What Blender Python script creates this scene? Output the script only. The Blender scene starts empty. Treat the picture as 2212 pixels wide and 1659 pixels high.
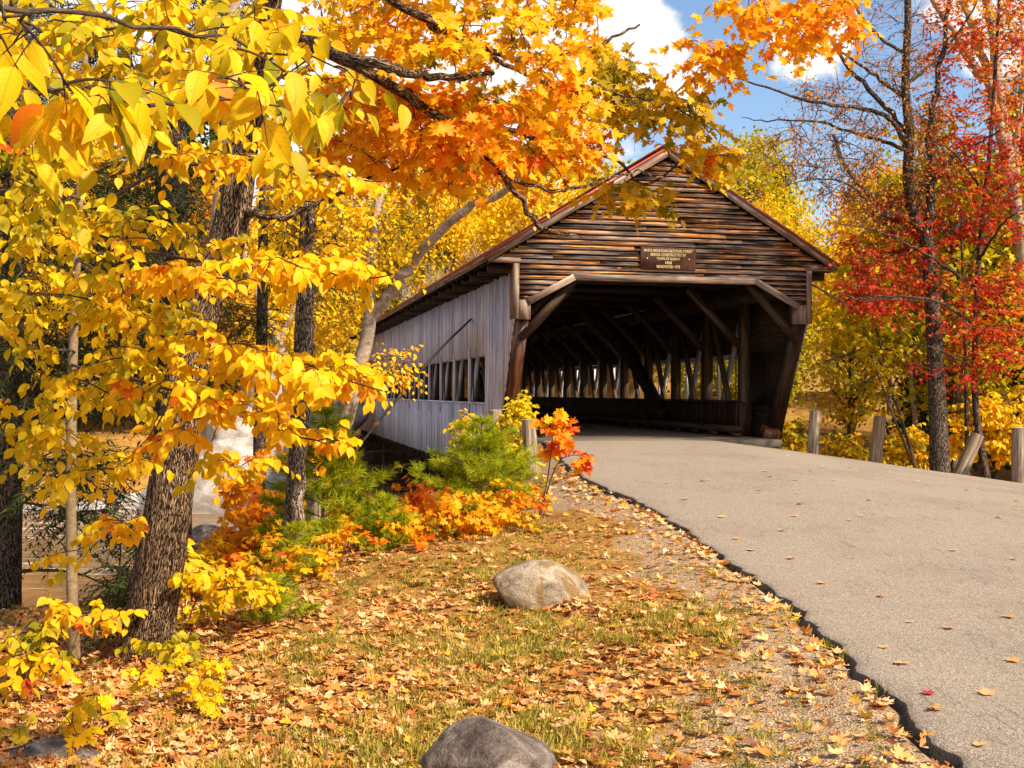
import bpy, math
import numpy as np
from mathutils import Matrix, Vector

rng = np.random.default_rng(11)
SC = bpy.context.scene
COL = SC.collection
A = np.array

# ------------------------------------------------------------------ camera
CH, FD, PITCH, ROLL = 1.6, 2613.3, 0.0076, 0.0046      # eye height, focal length in 2212-wide pixels
cam = bpy.data.cameras.new('camera')
camo = bpy.data.objects.new('camera', cam)
COL.objects.link(camo)
cam.sensor_width = 36.0
cam.lens = 36.0 * FD / 2212.0
cam.clip_start, cam.clip_end = 0.05, 3000.0
camo.matrix_world = Matrix.Translation((0, 0, CH)) @ Matrix.Rotation(math.pi/2 + PITCH, 4, 'X') @ Matrix.Rotation(ROLL, 4, 'Z')
SC.camera = camo

# ------------------------------------------------------------------ view, sun, sky
SC.view_settings.view_transform = 'Standard'
SC.view_settings.look = 'None'
SC.view_settings.gamma = 1.0
SC.view_settings.exposure = 1.3
SUN = A([0.60, -0.42, 0.68]); SUN = SUN/np.linalg.norm(SUN)
sl = bpy.data.lights.new('sun', 'SUN')
sl.energy, sl.angle, sl.color = 3.7, math.radians(2.5), (1.0, 0.87, 0.66)
so = bpy.data.objects.new('sun', sl)
COL.objects.link(so)
so.rotation_euler = Vector(SUN).to_track_quat('Z', 'Y').to_euler()


def rays(px, py):
    """unit-depth world directions through pixels of the 2212 x 1659 frame"""
    x = np.asarray(px, float) - 1106.0
    y = np.asarray(py, float) - 829.5
    c, s = math.cos(ROLL), math.sin(ROLL)
    x, y = c*x + s*y, -s*x + c*y
    x = x/FD
    z = -y/FD
    c, s = math.cos(PITCH), math.sin(PITCH)
    return np.stack([x, c - z*s, s + z*c], -1)


def P(px, py, d):
    return rays(px, py)*np.asarray(d, float)[..., None] + A([0, 0, CH])


def PL(*pts):
    a = A(pts, float)
    return P(a[:, 0], a[:, 1], a[:, 2])


W = bpy.data.worlds.new('World')
SC.world = W
W.use_nodes = True
nt = W.node_tree
nt.nodes.clear()
wo = nt.nodes.new('ShaderNodeOutputWorld')
sky = nt.nodes.new('ShaderNodeTexSky')
sky.sky_type = 'NISHITA'
sky.sun_disc = False
sky.sun_elevation = math.asin(SUN[2])
sky.sun_rotation = math.atan2(SUN[0], SUN[1])
sky.air_density, sky.dust_density, sky.ozone_density = 1.0, 0.3, 2.5
bg = nt.nodes.new('ShaderNodeBackground')
bg.inputs[1].default_value = 0.075
nt.links.new(sky.outputs[0], bg.inputs[0])
bc = nt.nodes.new('ShaderNodeBackground')
bc.inputs[0].default_value = (1.0, 0.965, 0.92, 1)
bc.inputs[1].default_value = 0.46
mx = nt.nodes.new('ShaderNodeMixShader')
tc = nt.nodes.new('ShaderNodeTexCoord')
acc = None
for (px, py, r) in [(1395, 120, 118), (1330, 190, 90), (1440, 175, 80), (1740, 105, 70), (1790, 70, 58), (1700, 90, 40),
                    (1130, 40, 300), (850, 60, 330), (400, 60, 420), (2190, 60, 100), (2080, -30, 90), (1060, 300, 260), (600, 300, 400)]:
    d = rays(px, py); d = d/np.linalg.norm(d)
    v = nt.nodes.new('ShaderNodeVectorMath'); v.operation = 'DISTANCE'
    nt.links.new(tc.outputs['Generated'], v.inputs[0]); v.inputs[1].default_value = d
    m = nt.nodes.new('ShaderNodeMapRange')
    m.inputs['From Min'].default_value = 1.45*r/FD; m.inputs['From Max'].default_value = 0.35*r/FD
    nt.links.new(v.outputs['Value'], m.inputs['Value'])
    if acc is None:
        acc = m.outputs[0]
    else:
        q = nt.nodes.new('ShaderNodeMath'); q.operation = 'MAXIMUM'
        nt.links.new(acc, q.inputs[0]); nt.links.new(m.outputs[0], q.inputs[1]); acc = q.outputs[0]
for dr, r in (((0.1, -0.85, 0.5), 0.85), ((0.75, -0.1, 0.75), 0.55)):        # unseen cloud banks added behind and above the view as neutral fill light
    d = A(dr)/np.linalg.norm(dr)
    v = nt.nodes.new('ShaderNodeVectorMath'); v.operation = 'DISTANCE'
    nt.links.new(tc.outputs['Generated'], v.inputs[0]); v.inputs[1].default_value = d
    m = nt.nodes.new('ShaderNodeMapRange'); m.inputs['From Min'].default_value = r; m.inputs['From Max'].default_value = 0.4*r
    nt.links.new(v.outputs['Value'], m.inputs['Value'])
    q = nt.nodes.new('ShaderNodeMath'); q.operation = 'MAXIMUM'
    nt.links.new(acc, q.inputs[0]); nt.links.new(m.outputs[0], q.inputs[1]); acc = q.outputs[0]
nz = nt.nodes.new('ShaderNodeTexNoise')
nz.inputs['Scale'].default_value = 26; nz.inputs['Detail'].default_value = 7; nz.inputs['Roughness'].default_value = 0.6
nt.links.new(tc.outputs['Generated'], nz.inputs['Vector'])
q = nt.nodes.new('ShaderNodeMath'); q.operation = 'MULTIPLY_ADD'
nt.links.new(nz.outputs[0], q.inputs[0]); q.inputs[1].default_value = 1.5; q.inputs[2].default_value = -0.75
q2 = nt.nodes.new('ShaderNodeMath'); q2.operation = 'ADD'
nt.links.new(acc, q2.inputs[0]); nt.links.new(q.outputs[0], q2.inputs[1])
m = nt.nodes.new('ShaderNodeMapRange'); m.interpolation_type = 'SMOOTHSTEP'
m.inputs['From Min'].default_value = 0.28; m.inputs['From Max'].default_value = 0.62
nt.links.new(q2.outputs[0], m.inputs['Value'])
nt.links.new(m.outputs[0], mx.inputs[0])
nt.links.new(bg.outputs[0], mx.inputs[1]); nt.links.new(bc.outputs[0], mx.inputs[2])
nt.links.new(mx.outputs[0], wo.inputs[0])


# ------------------------------------------------------------------ mesh helpers
class MB:
    def __init__(s):
        s.V, s.T, s.G, s.F, s.n = [], [], [], {3: [], 4: []}, 0

    def add(s, v, faces, tint=0.5, gc=None):
        v = np.asarray(v, float).reshape(-1, 3)
        for f in (faces if isinstance(faces, list) else [faces]):
            f = np.asarray(f, np.int64)
            if len(f):
                s.F[f.shape[1]].append(f + s.n)
        s.V.append(v)
        s.T.append(np.broadcast_to(np.asarray(tint, float), (len(v),)))
        s.G.append(v if gc is None else np.asarray(gc, float).reshape(-1, 3))
        s.n += len(v)
        return s

    def build(s, name, mat, parent=None, origin=(0, 0, 0), smooth=False):
        me = bpy.data.meshes.new(name)
        V = np.concatenate(s.V) - A(origin, float)
        me.vertices.add(len(V)); me.vertices.foreach_set('co', V.astype(np.float32).ravel())
        fl = [np.concatenate(s.F[k]) for k in (3, 4) if s.F[k]]
        li = np.concatenate([f.ravel() for f in fl])
        tot = np.concatenate([np.full(len(f), f.shape[1]) for f in fl])
        st = np.concatenate([[0], np.cumsum(tot)[:-1]])
        me.loops.add(len(li)); me.loops.foreach_set('vertex_index', li.astype(np.int32))
        me.polygons.add(len(tot)); me.polygons.foreach_set('loop_start', st.astype(np.int32))
        if smooth:
            me.polygons.foreach_set('use_smooth', np.ones(len(tot), bool))
        a = me.attributes.new('tint', 'FLOAT', 'POINT'); a.data.foreach_set('value', np.concatenate(s.T).astype(np.float32))
        g = me.attributes.new('gc', 'FLOAT_VECTOR', 'POINT'); g.data.foreach_set('vector', np.concatenate(s.G).astype(np.float32).ravel())
        me.update(calc_edges=True)
        me.materials.append(mat)
        o = bpy.data.objects.new(name, me)
        COL.objects.link(o)
        if parent is not None:
            o.parent = parent
        else:
            o.location = origin
        return o


def tag(o, label, cat, group=None):
    o['label'] = label; o['category'] = cat
    if group: o['group'] = group
    return o


def thing(name, label, cat, loc=(0, 0, 0), rz=0.0, group=None):
    o = bpy.data.objects.new(name, None)
    COL.objects.link(o)
    o.empty_display_size = 0.2
    o.location = loc; o.rotation_euler = (0, 0, rz)
    return tag(o, label, cat, group)


def structure(o):
    o['kind'] = 'structure'; return o


def stuff(o, label):
    o['kind'] = 'stuff'; o['label'] = label; return o


def nrm(v):
    return v/np.maximum(np.linalg.norm(v, axis=-1, keepdims=True), 1e-9)


BOXF = A([[0, 3, 2, 1], [4, 5, 6, 7], [0, 1, 5, 4], [1, 2, 6, 5], [2, 3, 7, 6], [3, 0, 4, 7]])


def box(mb, lo, hi, tint=0.5, axis=None):
    lo, hi = A(lo, float), A(hi, float)
    v = A([[x, y, z] for z in (lo[2], hi[2]) for x, y in ((lo[0], lo[1]), (hi[0], lo[1]), (hi[0], hi[1]), (lo[0], hi[1]))])
    if axis is None:
        axis = int(np.argmax(hi - lo))
    g = np.roll(v, -axis, 1) + rng.uniform(-40, 40, 3)
    mb.add(v, BOXF, tint, g)


def beam(mb, a, b, w, h, ref=(0, 0, 1), tint=0.5):
    """square-section timber from a to b; w across ref, h along ref"""
    a, b = A(a, float), A(b, float)
    L = np.linalg.norm(b - a); t = (b - a)/L
    r = A(ref, float); r = r - t*(r @ t); r /= np.linalg.norm(r)
    q = np.cross(t, r)
    v, g = [], []
    for p, s in ((a, 0), (b, L)):
        for i, j in ((-1, -1), (1, -1), (1, 1), (-1, 1)):
            v.append(p + q*i*w/2 + r*j*h/2); g.append([s, i*w/2, j*h/2])
    mb.add(v, BOXF, tint, A(g) + rng.uniform(-40, 40, 3))


def prism(mb, poly, d0, d1, tint=0.5, axis=1, gaxis=0):
    """polygon (convex, 2D in the two other axes) extruded along axis"""
    poly = A(poly, float); n = len(poly)
    v = np.zeros((2*n, 3)); o = [k for k in range(3) if k != axis]
    v[:n, o] = poly; v[n:, o] = poly; v[:n, axis] = d0; v[n:, axis] = d1
    tri = [[0, i+1, i] for i in range(1, n-1)] + [[n, n+i, n+i+1] for i in range(1, n-1)]
    qd = [[i, (i+1) % n, n+(i+1) % n, n+i] for i in range(n)]
    mb.add(v, [A(tri), A(qd)], tint, np.roll(v, -gaxis, 1) + rng.uniform(-40, 40, 3))


def smooth_path(pts, n):
    """Catmull-Rom through pts, n samples"""
    p = np.asarray(pts, float)
    q = np.concatenate([[2*p[0]-p[1]], p, [2*p[-1]-p[-2]]])
    t = np.linspace(0, len(p)-1-1e-6, n); i = t.astype(int); f = (t - i)[:, None]
    a, b, c, d = q[i], q[i+1], q[i+2], q[i+3]
    return 0.5*((2*b) + (c-a)*f + (2*a-5*b+4*c-d)*f*f + (3*b-a-3*c+d)*f**3)


def tubes(mb, pts, rad, ns=5, tint=0.5, rough=0.0, cap=False):
    """N tubes: pts (N,K,3), rad (N,K)"""
    pts = np.asarray(pts, float)
    if pts.ndim == 2: pts = pts[None]
    rad = np.broadcast_to(np.asarray(rad, float), pts.shape[:2])
    N, K = pts.shape[:2]
    if N == 0: return
    t = nrm(np.gradient(pts, axis=1))
    ref = np.where(np.abs(t[:, :1, 2:3]) > 0.85, A([0.31, 0.95, 0.1]), A([0.0, 0.0, 1.0]))
    u = nrm(np.cross(t, np.broadcast_to(ref, t.shape))); w = np.cross(t, u)
    th = np.linspace(0, 2*np.pi, ns, endpoint=False)
    r = rad[:, :, None]*np.ones(ns)
    s = np.concatenate([np.zeros((N, 1)), np.cumsum(np.linalg.norm(np.diff(pts, axis=1), axis=2), 1)], 1)
    if rough:
        ph = rng.uniform(0, 6, 6)
        wob = 0
        for k, (fa, fs) in enumerate(((3, 1.1), (5, 2.3), (9, 3.1), (14, 4.7), (17, 7.9), (23, 11.0))):
            wob = wob + np.sin(fa*th[None, None] + fs*s[:, :, None] + ph[k])*(0.5 if k < 2 else 0.42)
        r = r*(1 + rough*wob)
    ring = pts[:, :, None] + r[..., None]*(np.cos(th)[:, None]*u[:, :, None] + np.sin(th)[:, None]*w[:, :, None])
    g = np.stack([s[:, :, None] + 0*r, r*np.cos(th), r*np.sin(th)], -1) + rng.uniform(-30, 30, (N, 1, 1, 3))
    i = np.arange(K-1)[:, None]*ns; j = np.arange(ns)[None]; j2 = (j+1) % ns
    q = np.stack([i+j, i+j2, i+ns+j2, i+ns+j], -1).reshape(-1, 4)
    q = (q[None] + (np.arange(N)*K*ns)[:, None, None]).reshape(-1, 4)
    ti = np.broadcast_to(np.asarray(tint, float).reshape(-1, 1), (N, K*ns)).ravel()
    mb.add(ring.reshape(-1, 3), q, ti, g.reshape(-1, 3))
    if cap:
        for e, sg in ((0, -1), (K-1, 1)):
            for n in range(N):
                v = np.concatenate([ring[n, e], [pts[n, e] + sg*t[n, e]*rad[n, e]*0.12]])
                f = A([[k, (k+1) % ns, ns] if sg > 0 else [(k+1) % ns, k, ns] for k in range(ns)])
                gg = np.concatenate([g[n, e], [g[n, e].mean(0)]])
                mb.add(v, f, 0.8, gg)


# ---- leaf shapes: x along the leaf, y across, z out of the blade
def ovate(wmax=0.30, fold=0.25, droop=0.18, fine=True):
    xs = A([0, .1, .3, .5, .7, .87, 1.0]) if fine else A([0, .3, .65, 1.0])
    hw = (A([0, .55, .97, 1.0, .74, .28, 0]) if fine else A([0, .95, .85, 0]))*wmax
    n = len(xs)
    z = -droop*xs**2
    sp = np.stack([xs, 0*xs, z], 1)
    lf = np.stack([xs, hw, z + fold*hw], 1)[1:-1]; rt = np.stack([xs, -hw, z + fold*hw], 1)[1:-1]
    v = np.concatenate([sp, lf, rt]); L = n; R = n + n - 2
    tri = [[0, 1, L], [0, R, 1], [n-2, n-1, L+n-3], [n-2, R+n-3, n-1]]
    qd = []
    for i in range(1, n-2):
        qd.append([i, i+1, L+i, L+i-1]); qd.append([i, R+i-1, R+i, i+1])
    return v, [A(tri), A(qd)]


def maple(fold=0.12, curl=0.0, droop=0.1, lite=False):
    if lite:
        side = [(-.02, .10), (.10, .40), (.22, .22), (.42, .55), (.50, .16), (1.0, 0)]
    else:
        side = [(-.03, .10), (-.04, .26), (.10, .44), (.19, .27), (.30, .50), (.42, .58), (.42, .40), (.47, .16), (.60, .24), (.72, .26), (.76, .11), (1.0, 0)]
    out = [(0, 0)] + side + [(x, -y) for x, y in side[-2::-1]]
    o = A(out); c = A([[.30, 0]])
    p = np.concatenate([c, o])
    z = fold*np.abs(p[:, 1]) - droop*p[:, 0]**2 + curl*(np.abs(p[:, 1])**2*2.2 + np.maximum(0, p[:, 0]-.5)**2*1.5)
    v = np.column_stack([p, z]); n = len(o)
    return v, [A([[0, 1+i, 1+(i+1) % n] for i in range(n)])]


QUAD = (A([[0, 0, 0], [.45, .33, .06], [1, 0, -.05], [.5, -.33, .06]]), [A([[0, 1, 2], [0, 2, 3]])])
OV, OVL, OVN = ovate(), ovate(fine=False), ovate(0.24, 0.3, 0.35)
MA, MAL = maple(), maple(lite=True)


def leaves(mb, pos, axis, normal, size, tint, tm):
    tv, tf = tm
    N = len(pos)
    if N == 0: return
    a = nrm(axis); n = nrm(normal - a*(normal*a).sum(-1, keepdims=True)); b = np.cross(n, a)
    sz = np.broadcast_to(np.asarray(size, float), (N,))[:, None, None]
    v = pos[:, None] + sz*(tv[None, :, 0:1]*a[:, None] + tv[None, :, 1:2]*b[:, None] + tv[None, :, 2:3]*n[:, None])
    k = len(tv); off = (np.arange(N)*k)[:, None, None]
    fs = [(f[None] + off).reshape(-1, f.shape[1]) for f in tf]
    g = np.broadcast_to(tv[None], (N, k, 3)).reshape(-1, 3)
    mb.add(v.reshape(-1, 3), fs, np.repeat(np.broadcast_to(np.asarray(tint, float), (N,)), k), g)


def rnd(n, s=1.0):
    return rng.normal(0, s, (n, 3))


def in_poly(poly, n):
    p = A(poly, float); lo, hi = p.min(0), p.max(0); res = []
    while sum(map(len, res)) < n:
        q = rng.uniform(lo, hi, (n*3+10, 2)); ins = np.zeros(len(q), bool)
        for i in range(len(p)):
            a, b = p[i], p[(i+1) % len(p)]
            c = (a[1] > q[:, 1]) != (b[1] > q[:, 1])
            ins ^= c & (q[:, 0] < (b[0]-a[0])*(q[:, 1]-a[1])/((b[1]-a[1]) if b[1] != a[1] else 1e-9) + a[0])
        res.append(q[ins])
    return np.concatenate(res)[:n]


def targets(poly, n, d0, d1):
    q = in_poly(poly, n)
    return P(q[:, 0], q[:, 1], rng.uniform(d0, d1, n)), q


def grow(mb, nodes, tg, r0=0.012, r1=0.002, lift=0.12, K=6, ns=4, step_nodes=True):
    """a branch from the nearest wood to each target point; new wood becomes wood for the next ones"""
    nodes = np.asarray(nodes, float)
    d = np.array([np.min(((nodes - t)**2).sum(1)) for t in tg]) if len(tg) else A([])
    order = np.argsort(d); buf = np.zeros((len(nodes) + len(tg)*K, 3)); buf[:len(nodes)] = nodes; m = len(nodes)
    out = np.zeros((len(tg), K, 3)); s = np.linspace(0, 1, K)[:, None]
    for i in order:
        t = tg[i]; j = np.argmin(((buf[:m] - t)**2).sum(1)); a = buf[j]
        L = np.linalg.norm(t - a)
        c = (a+t)/2 + A([0, 0, lift*L]) + rng.normal(0, 0.10*L, 3)
        out[i] = (1-s)**2*a + 2*s*(1-s)*c + s*s*t
        if step_nodes:
            buf[m:m+K-2] = out[i][2:]; m += K-2
    L = np.linalg.norm(out[:, -1] - out[:, 0], axis=1)
    ra = np.clip(r0*(0.35 + L), r1*1.6, r0*1.6)
    tubes(mb, out, ra[:, None] + (r1 - ra)[:, None]*s[:, 0][None], ns)
    return out


def twigs(mb, br, per, length, flat=0.5, droop=0.25, r=0.0022, K=4, tmin=0.45, ns=3):
    N = len(br)*per
    b = np.repeat(br, per, 0); t = rng.uniform(tmin, 1, N)*(br.shape[1]-1.001); i = t.astype(int); f = (t-i)[:, None]
    ar = np.arange(N)
    st = b[ar, i]*(1-f) + b[ar, i+1]*f; tan = nrm(b[ar, i+1] - b[ar, i])
    d = rnd(N); d[:, 2] *= flat; d = nrm(nrm(d) + 0.7*tan)
    L = length*rng.uniform(0.5, 1.25, N)
    s = np.linspace(0, 1, K)
    pts = st[:, None] + d[:, None]*L[:, None, None]*s[None, :, None] + A([0, 0, -1])*(droop*L)[:, None, None]*(s**2)[None, :, None]
    tubes(mb, pts, np.full((N, 1), r)*(1 - 0.6*s)[None], ns)
    return pts, np.repeat(np.arange(len(br)), per)


def on_twigs(tw, per, tmin=0.2):
    N, K = tw.shape[:2]
    t = np.tile(np.linspace(tmin, 1, per), N) + rng.uniform(-.06, .06, N*per); t = np.clip(t, 0, 1)*(K-1.001)
    i = t.astype(int); f = (t-i)[:, None]; n = np.repeat(np.arange(N), per)
    p = tw[n, i]*(1-f) + tw[n, i+1]*f; d = nrm(tw[n, i+1] - tw[n, i])
    side = np.tile(A([1, -1]*(per//2+1))[:per], N)
    return p, d, side, n


def leaf_dirs(d, side, spread=0.9, droop=0.6, face=0.6, jit=0.4):
    up = A([0, 0, 1.0])
    sd = nrm(np.cross(d, up) + 1e-4)*side[:, None]
    ax = nrm(0.55*d + spread*sd + rnd(len(d), jit*0.5) + A([0, 0, -droop])*rng.uniform(0.3, 1.5, (len(d), 1)))
    n = nrm(A([0, 0, 0.75]) + face*A([0.25, -0.8, 0.15]) + rnd(len(d), jit))
    return ax, n


# ------------------------------------------------------------------ materials
def newmat(name):
    m = bpy.data.materials.new(name); m.use_nodes = True
    t = m.node_tree; t.nodes.clear()
    o = t.nodes.new('ShaderNodeOutputMaterial'); o.location = (600, 0)
    return m, t, o


def nod(t, ty, **kw):
    n = t.nodes.new(ty)
    for k, v in kw.items():
        if k.startswith('i_'):
            n.inputs[k[2:].replace('_', ' ')].default_value = v
        else:
            setattr(n, k, v)
    return n


def ramp(t, fac, stops, interp='LINEAR'):
    r = t.nodes.new('ShaderNodeValToRGB'); e = r.color_ramp.elements; r.color_ramp.interpolation = interp
    while len(e) < len(stops): e.new(0.5)
    for k, (p, c) in enumerate(stops):
        e[k].position = p; e[k].color = (*c, 1) if len(c) == 3 else c
    t.links.new(fac, r.inputs[0])
    return r.outputs[0]


def mixc(t, fac, a, b, mode='MIX'):
    n = t.nodes.new('ShaderNodeMix'); n.data_type = 'RGBA'; n.blend_type = mode
    for s, v in ((n.inputs[0], fac), (n.inputs[6], a), (n.inputs[7], b)):
        if hasattr(v, 'links'): t.links.new(v, s)
        elif isinstance(v, (int, float)): s.default_value = v
        else: s.default_value = (*v, 1)
    return n.outputs[2]


def math_(t, op, a, b=0.0, c=None):
    n = t.nodes.new('ShaderNodeMath'); n.operation = op
    for s, v in zip(n.inputs, (a, b, c)):
        if v is None: continue
        if hasattr(v, 'links'): t.links.new(v, s)
        else: s.default_value = v
    return n.outputs[0]


def gcmap(t, scale, attr='gc'):
    a = nod(t, 'ShaderNodeAttribute', attribute_name=attr)
    mp = nod(t, 'ShaderNodeMapping'); mp.inputs['Scale'].default_value = scale
    t.links.new(a.outputs['Vector'], mp.inputs[0])
    return mp.outputs[0]


def noise(t, vec, scale, detail=5, rough=0.6, dist=0.0):
    n = nod(t, 'ShaderNodeTexNoise'); n.inputs['Scale'].default_value = scale; n.inputs['Detail'].default_value = detail
    n.inputs['Roughness'].default_value = rough; n.inputs['Distortion'].default_value = dist
    if vec is not None: t.links.new(vec, n.inputs['Vector'])
    return n.outputs[0]


def tintv(t):
    return nod(t, 'ShaderNodeAttribute', attribute_name='tint').outputs['Fac']


def bump(t, h, strength=0.4, dist=0.01):
    b = nod(t, 'ShaderNodeBump'); b.inputs['Strength'].default_value = strength; b.inputs['Distance'].default_value = dist
    t.links.new(h, b.inputs['Height']); return b.outputs[0]


def princ(t, o, col, rough=0.7, nor=None, spec=0.3, metal=0.0):
    p = nod(t, 'ShaderNodeBsdfPrincipled')
    if hasattr(col, 'links'): t.links.new(col, p.inputs['Base Color'])
    else: p.inputs['Base Color'].default_value = (*col, 1)
    if hasattr(rough, 'links'): t.links.new(rough, p.inputs['Roughness'])
    else: p.inputs['Roughness'].default_value = rough
    p.inputs['Specular IOR Level'].default_value = spec; p.inputs['Metallic'].default_value = metal
    if nor is not None: t.links.new(nor, p.inputs['Normal'])
    t.links.new(p.outputs[0], o.inputs[0]); return p


def leafmat(name, stops, trans=0.45, gloss=0.012, veins=False, objcol=False):
    m, t, o = newmat(name)
    c = ramp(t, tintv(t), stops)
    if objcol:
        oi = nod(t, 'ShaderNodeObjectInfo'); c = mixc(t, 1.0, c, oi.outputs['Color'], 'MULTIPLY')
    if veins:
        a = nod(t, 'ShaderNodeAttribute', attribute_name='gc')
        s = nod(t, 'ShaderNodeSeparateXYZ'); t.links.new(a.outputs['Vector'], s.inputs[0])
        ay = math_(t, 'ABSOLUTE', s.outputs[1])
        w = math_(t, 'SUBTRACT', s.outputs[0], math_(t, 'MULTIPLY', ay, 0.9))
        w = math_(t, 'PINGPONG', math_(t, 'MULTIPLY', w, 9.0), 0.5)
        v1 = math_(t, 'LESS_THAN', w, 0.07); v2 = math_(t, 'LESS_THAN', ay, 0.012)
        v = math_(t, 'MAXIMUM', math_(t, 'MULTIPLY', v1, 0.35), math_(t, 'MULTIPLY', v2, 0.6))
        c = mixc(t, v, c, (0.42, 0.27, 0.015))
        geo = nod(t, 'ShaderNodeNewGeometry')
        sp = noise(t, geo.outputs['Position'], 60, 3)
        c = mixc(t, math_(t, 'MULTIPLY', ramp_f(t, sp, 0.58, 0.72), 0.55), c, (0.50, 0.17, 0.01))
    d = nod(t, 'ShaderNodeBsdfDiffuse'); tr = nod(t, 'ShaderNodeBsdfTranslucent')
    t.links.new(c, d.inputs[0]); t.links.new(c, tr.inputs[0])
    mx = nod(t, 'ShaderNodeMixShader'); mx.inputs[0].default_value = trans
    t.links.new(d.outputs[0], mx.inputs[1]); t.links.new(tr.outputs[0], mx.inputs[2])
    g = nod(t, 'ShaderNodeBsdfGlossy'); g.inputs['Roughness'].default_value = 0.55
    g.inputs[0].default_value = (0.9, 0.9, 0.85, 1)
    m2 = nod(t, 'ShaderNodeMixShader'); m2.inputs[0].default_value = gloss
    t.links.new(mx.outputs[0], m2.inputs[1]); t.links.new(g.outputs[0], m2.inputs[2])
    t.links.new(m2.outputs[0], o.inputs[0])
    return m


def ramp_f(t, v, a, b):
    n = nod(t, 'ShaderNodeMapRange'); n.interpolation_type = 'SMOOTHSTEP'
    n.inputs['From Min'].default_value = a; n.inputs['From Max'].default_value = b
    t.links.new(v, n.inputs['Value']); return n.outputs[0]


def wood(name, dark, mid, light, rough=0.6, spec=0.25, streak=9.0, stain=None, bumpy=0.5, lo=0.32, hi=0.68):
    m, t, o = newmat(name)
    n1 = noise(t, gcmap(t, (0.9, streak, streak)), 1.6, 6, 0.62, 0.4)
    n2 = noise(t, gcmap(t, (2.5, 70, 70)), 1.0, 4, 0.6)
    f = math_(t, 'ADD', n1, math_(t, 'MULTIPLY', math_(t, 'SUBTRACT', tintv(t), 0.5), 0.42))
    f = math_(t, 'ADD', f, math_(t, 'MULTIPLY', math_(t, 'SUBTRACT', n2, 0.5), 0.35))
    c = ramp(t, f, [(lo, dark), ((lo+hi)/2, mid), (hi, light)])
    if stain:
        s = ramp_f(t, noise(t, gcmap(t, (0.35, 3.5, 3.5)), 1.3, 5, 0.65), 0.48, 0.62)
        c = mixc(t, math_(t, 'MULTIPLY', s, stain[1]), c, stain[0])
    nor = bump(t, math_(t, 'ADD', n1, math_(t, 'MULTIPLY', n2, 0.6)), bumpy, 0.008)
    princ(t, o, c, rough, nor, spec)
    return m


def siding_mat():
    m, t, o = newmat('weathered clapboard')
    n1 = noise(t, gcmap(t, (0.55, 9, 9)), 1.5, 6, 0.66, 0.6)
    n2 = noise(t, gcmap(t, (3, 85, 85)), 1.0, 4, 0.6)
    f = math_(t, 'ADD', n1, math_(t, 'MULTIPLY', math_(t, 'SUBTRACT', tintv(t), 0.5), 0.30))
    f = math_(t, 'ADD', f, math_(t, 'MULTIPLY', math_(t, 'SUBTRACT', n2, 0.5), 0.28))
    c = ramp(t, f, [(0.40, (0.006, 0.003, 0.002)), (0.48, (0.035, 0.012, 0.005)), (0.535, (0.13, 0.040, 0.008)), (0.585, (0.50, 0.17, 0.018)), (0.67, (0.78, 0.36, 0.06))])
    # silver grey, stronger towards the lower edge of every board (third grain coordinate runs down the board)
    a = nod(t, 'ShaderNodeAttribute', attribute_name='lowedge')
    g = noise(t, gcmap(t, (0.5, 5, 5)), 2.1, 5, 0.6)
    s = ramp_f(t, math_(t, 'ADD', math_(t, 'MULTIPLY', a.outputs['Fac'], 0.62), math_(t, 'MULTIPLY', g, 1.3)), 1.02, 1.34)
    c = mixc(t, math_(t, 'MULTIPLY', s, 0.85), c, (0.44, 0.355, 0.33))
    # knots
    v = nod(t, 'ShaderNodeTexVoronoi'); v.inputs['Scale'].default_value = 1.0
    t.links.new(gcmap(t, (2.6, 9, 9)), v.inputs['Vector'])
    k = ramp_f(t, v.outputs['Distance'], 0.16, 0.07)
    c = mixc(t, math_(t, 'MULTIPLY', k, 0.85), c, (0.50, 0.19, 0.05))
    nor = bump(t, math_(t, 'ADD', n1, n2), 0.5, 0.006)
    princ(t, o, c, 0.5, nor, 0.35)
    return m


def bark(name, dark, mid, light, sc=14.0, ratio=0.22, lichen=None, bumpy=1.0, dist=0.02, gap=0.0):
    m, t, o = newmat(name)
    vec = gcmap(t, (ratio, 1, 1))
    n1 = noise(t, vec, sc, 7, 0.68, 0.9)
    v = nod(t, 'ShaderNodeTexVoronoi'); v.feature = 'DISTANCE_TO_EDGE'; v.inputs['Scale'].default_value = sc*0.8
    wv = nod(t, 'ShaderNodeVectorMath'); wv.operation = 'ADD'
    nn = nod(t, 'ShaderNodeTexNoise'); nn.inputs['Scale'].default_value = sc*0.6; t.links.new(vec, nn.inputs['Vector'])
    sc2 = nod(t, 'ShaderNodeVectorMath'); sc2.operation = 'SCALE'; sc2.inputs['Scale'].default_value = 0.16
    t.links.new(nn.outputs['Color'], sc2.inputs[0])
    t.links.new(vec, wv.inputs[0]); t.links.new(sc2.outputs[0], wv.inputs[1]); t.links.new(wv.outputs[0], v.inputs['Vector'])
    cr = ramp_f(t, v.outputs['Distance'], 0.0, 0.22)
    h = math_(t, 'MULTIPLY', cr, math_(t, 'ADD', n1, 0.25)) if gap else n1
    c = ramp(t, h, [(0.25, dark), (0.5, mid), (0.75, light)])
    if lichen:
        s = ramp_f(t, noise(t, gcmap(t, (0.6, 1, 1)), 5.0, 6, 0.7), lichen[1], lichen[1]+0.1)
        c = mixc(t, math_(t, 'MULTIPLY', s, 0.8), c, lichen[0])
    princ(t, o, c, 0.85, bump(t, h, bumpy, dist), 0.15)
    return m


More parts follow.
